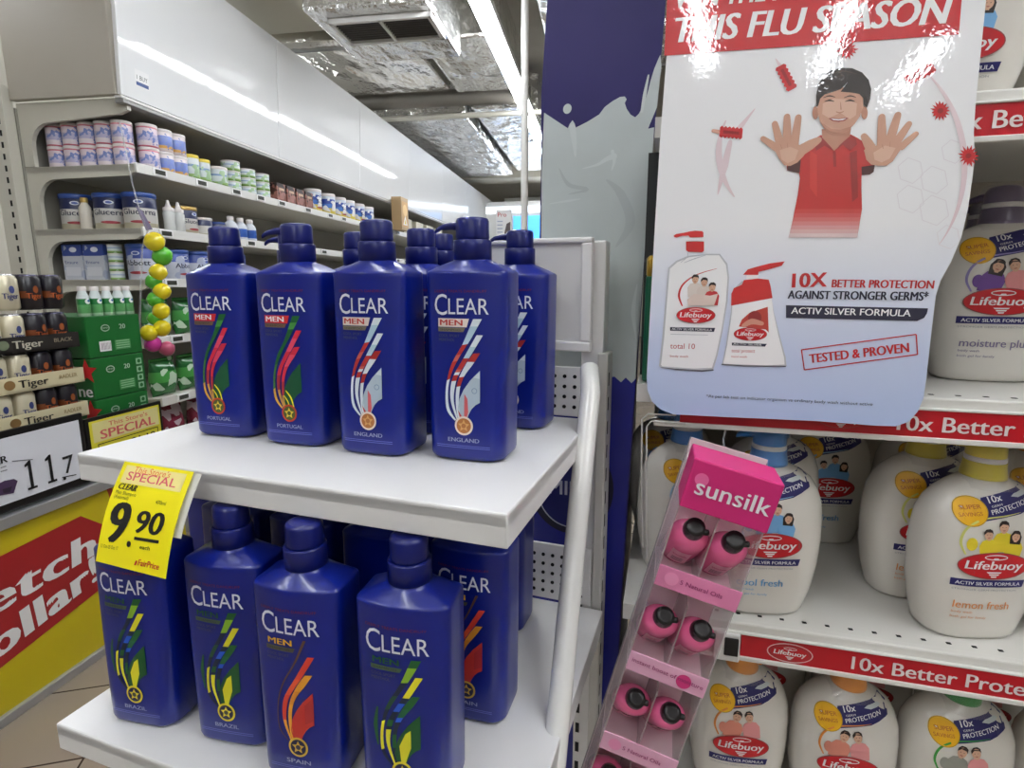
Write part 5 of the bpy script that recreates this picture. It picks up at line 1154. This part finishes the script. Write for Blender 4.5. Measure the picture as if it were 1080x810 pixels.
sh.poly(P((378, 264), (400, 262), (422, 265), (445, 262), (464, 262), (448, 274), (422, 279), (395, 275)), glossy((150, 60, 60)), 9); sh.poly(P((388, 265), (422, 268), (455, 264), (440, 271), (420, 273), (400, 271)), W2, 10)
FN = [0]
def finger(a, b, w0, w1, lay=6, mt=None):
    FN[0] += 1; sh.stroke(P(a, ((a[0] + b[0]) / 2, (a[1] + b[1]) / 2), b), [w0 / 4050 * 1.35, (w0 * .9) / 4050 * 1.35, w1 / 4050 * 1.35], mt or SK, 5 + .15 * FN[0])
finger((162, 392), (99, 350), 20, 14); finger((172, 372), (150, 287), 22, 16); finger((202, 368), (202, 257), 24, 17); finger((233, 372), (250, 260), 23, 17); finger((270, 395), (336, 356), 30, 17)
sh.poly(P((146, 392), (160, 378), (190, 362), (240, 362), (262, 384), (285, 385), (296, 392), (272, 425), (246, 452), (215, 467), (190, 464), (168, 436), (156, 412)), SK, 7); sh.poly(P((170, 400), (215, 385), (250, 400), (236, 440), (205, 455), (180, 440)), SK3, 8)
finger((606, 372), (606, 258), 24, 17); finger((640, 360), (674, 250), 24, 17); finger((668, 366), (722, 288), 22, 15); finger((690, 384), (752, 330), 19, 13); finger((565, 400), (530, 340), 26, 16)
sh.poly(P((545, 380), (560, 396), (592, 372), (625, 350), (655, 350), (682, 366), (696, 384), (676, 412), (652, 448), (625, 466), (590, 466), (560, 460), (540, 440), (530, 400)), SK, 7); sh.poly(P((570, 410), (620, 380), (665, 390), (640, 435), (605, 452), (575, 440)), SK3, 8)
for q in (((172, 372), (180, 392)), ((202, 368), (205, 388)), ((606, 374), (612, 392)), ((642, 362), (640, 384))): sh.stroke(P(*q), [.0003, .0006], SK2, 9)
# ---- claims
sh.fit('10X', c6(418, 225), c6(518, 222), .0135, R2_, 3, .04); sh.fit('BETTER PROTECTION', c6(531, 224), c6(822, 228), .0074, R2_, 3, .035); sh.fit('AGAINST STRONGER GERMS*', c6(406, 256), c6(806, 262), .0078, N2, 3, .035)
sh.poly([c6(402, 275), c6(806, 284), c6(803, 298), c6(795, 311), c6(775, 320), c6(402, 311)], N2, 2); sh.fit('ACTIV SILVER FORMULA', c6(416, 299), c6(756, 307), .0062, W2, 4, .02)
ST = [c6(446, 402), c6(772, 358), c6(776, 415), c6(454, 459)]
for p, q in zip(ST, ST[1:] + ST[:1]): sh.stroke([p, q], [.0011, .0011], R2_, 3, False)
sh.fit('TESTED & PROVEN', c6(469, 440), c6(753, 408), .0088, R2_, 3, .035)
sh.fit('*As per lab test on indicator organism vs ordinary body wash without active', c6(175, 537), c6(648, 561), .0030, N2, 3, 0)
# ---- the two printed bottles
WB, WS = glossy((250, 250, 252)), glossy((196, 198, 206))
def S(*q): return [cs(*p) for p in q]
sh.poly(S((70, 250), (110, 215), (170, 190), (260, 180), (330, 180), (368, 230), (376, 300), (368, 420), (345, 560), (318, 690), (296, 764), (200, 768), (40, 756), (24, 744), (40, 600), (56, 420)), WS, 2); sh.poly(S((78, 256), (116, 222), (175, 197), (262, 187), (326, 187), (360, 235), (368, 300), (360, 420), (338, 560), (310, 690), (290, 752), (200, 756), (42, 745), (34, 738), (50, 600), (64, 420)), WB, 3)
sh.poly(S((20, 748), (110, 764), (240, 772), (300, 766), (296, 760), (240, 764), (110, 756)), glossy((90, 92, 104)), 3)
RDC = glossy((204, 34, 38)); RDD = glossy((160, 24, 30))
sh.poly(S((160, 118), (250, 118), (250, 165), (240, 172), (172, 170), (160, 162)), RDC, 4); sh.poly(S((166, 100), (248, 100), (250, 116), (164, 114)), WB, 4)
sh.poly(S((98, 88), (112, 80), (150, 74), (176, 68), (205, 64), (240, 66), (247, 72), (247, 96), (180, 98), (172, 88), (140, 90), (112, 98), (100, 96)), RDC, 5)
sh.stroke(S((168, 176), (166, 196), (135, 222)), [.0006, .0006, .0006], WS, 5); sh.stroke(S((150, 225), (200, 205), (262, 186)), [.0004, .001, .0004], WS, 5)
sh.stroke(S((140, 440), (124, 390), (140, 340), (185, 300), (240, 275), (315, 254)), [.0012, .0022, .0018, .0012, .0008, .0003], RDC, 4)
for q in ((205, 330, .0115, glossy((226, 214, 206)), False), (250, 345, .0115, glossy((220, 206, 196)), False), (290, 370, .0115, glossy((204, 40, 50)), False)): person(sh, *cs(q[0], q[1]), q[2], q[3], 5 + 4 * int(q[0] > 220) + 4 * int(q[0] > 270))
sh.poly(S((165, 410), (200, 380), (280, 390), (320, 380), (300, 440), (170, 440)), glossy((226, 206, 196)), 18)
u, v = cs(208, 488); logo(sh, u, v, .0385, 20)
sh.poly(S((80, 548), (306, 552), (300, 572), (80, 566)), N2, 5); sh.fit('ACTIV SILVER FORMULA', cs(88, 562), cs(290, 568), .0024, W2, 6)
sh.fit('total 10', cs(80, 655), cs(204, 658), .0055, glossy((190, 70, 76)), 5); sh.fit('body wash', cs(80, 698), cs(170, 700), .002, R2_, 5); sh.poly(S((82, 582), (270, 586), (270, 589), (82, 585)), WS, 5)
sh.poly(S((386, 380), (410, 345), (440, 318), (520, 304), (575, 308), (590, 400), (600, 470), (630, 590), (660, 700), (664, 742), (560, 748), (340, 738), (360, 640), (385, 470)), WS, 3); sh.poly(S((392, 440), (590, 402), (598, 470), (624, 590), (652, 700), (655, 736), (560, 740), (346, 732), (366, 640), (390, 480)), WB, 4)
sh.poly(S((386, 440), (388, 380), (400, 352), (440, 335), (450, 312), (520, 304), (575, 310), (584, 340), (594, 402)), RDC, 5); sh.poly(S((446, 285), (470, 258), (510, 246), (580, 228), (655, 218), (640, 240), (560, 262), (524, 270), (522, 286)), RDC, 5); sh.poly(S((464, 286), (522, 286), (522, 306), (462, 308)), WB, 4)
sh.poly(S((425, 545), (440, 510), (480, 475), (570, 446), (575, 575), (560, 560)), glossy((190, 60, 50)), 5); sh.poly([cs(505 + 34 * math.cos(R(a)), 500 + 34 * math.sin(R(a))) for a in range(0, 360, 24)], glossy((150, 30, 34)), 6)
sh.stroke(S((450, 540), (490, 520), (540, 530)), [.004, .006, .004], glossy((216, 150, 130)), 7)
u, v = cs(482, 583); logo(sh, u, v, .0315, 8); sh.poly(S((390, 626), (566, 632), (556, 646), (390, 640)), N2, 6); sh.fit('ACTIV SILVER', cs(396, 637), cs(540, 643), .002, W2, 7)
sh.fit('total protect', cs(388, 674), cs(505, 676), .0036, glossy((190, 70, 76)), 5); sh.fit('hand wash', cs(388, 700), cs(465, 702), .002, R2_, 5)
sh.poly(S((336, 738), (450, 746), (660, 748), (664, 742), (450, 740), (340, 732)), glossy((90, 92, 104)), 5)
MB().sheet(sh, planar((0, PY, 0), (1, 0, 0), (0, 0, 1)), .0004, .00007).build('poster_print', t, False)
for x in (.04, .20): MB().tube([(x, PY + .003, 1.50), (x, PY + .010, 1.50), (x, PY + .012, 1.44), (x, .634, 1.424)], .0012, GREYM, 8).build('hang_clip', t, False)

# ------------------------------------------------------------------ light, world and view
w = bpy.data.worlds.new('store'); bpy.context.scene.world = w; w.use_nodes = True
w.node_tree.nodes['Background'].inputs[0].default_value = (.9, .95, 1, 1); w.node_tree.nodes['Background'].inputs[1].default_value = .25
vs = bpy.context.scene.view_settings; vs.view_transform = 'Standard'; vs.look = 'None'; vs.gamma = 1; vs.exposure = EXPO = .2; vs.use_curve_mapping = False
bpy.context.scene.display_settings.display_device = 'sRGB'
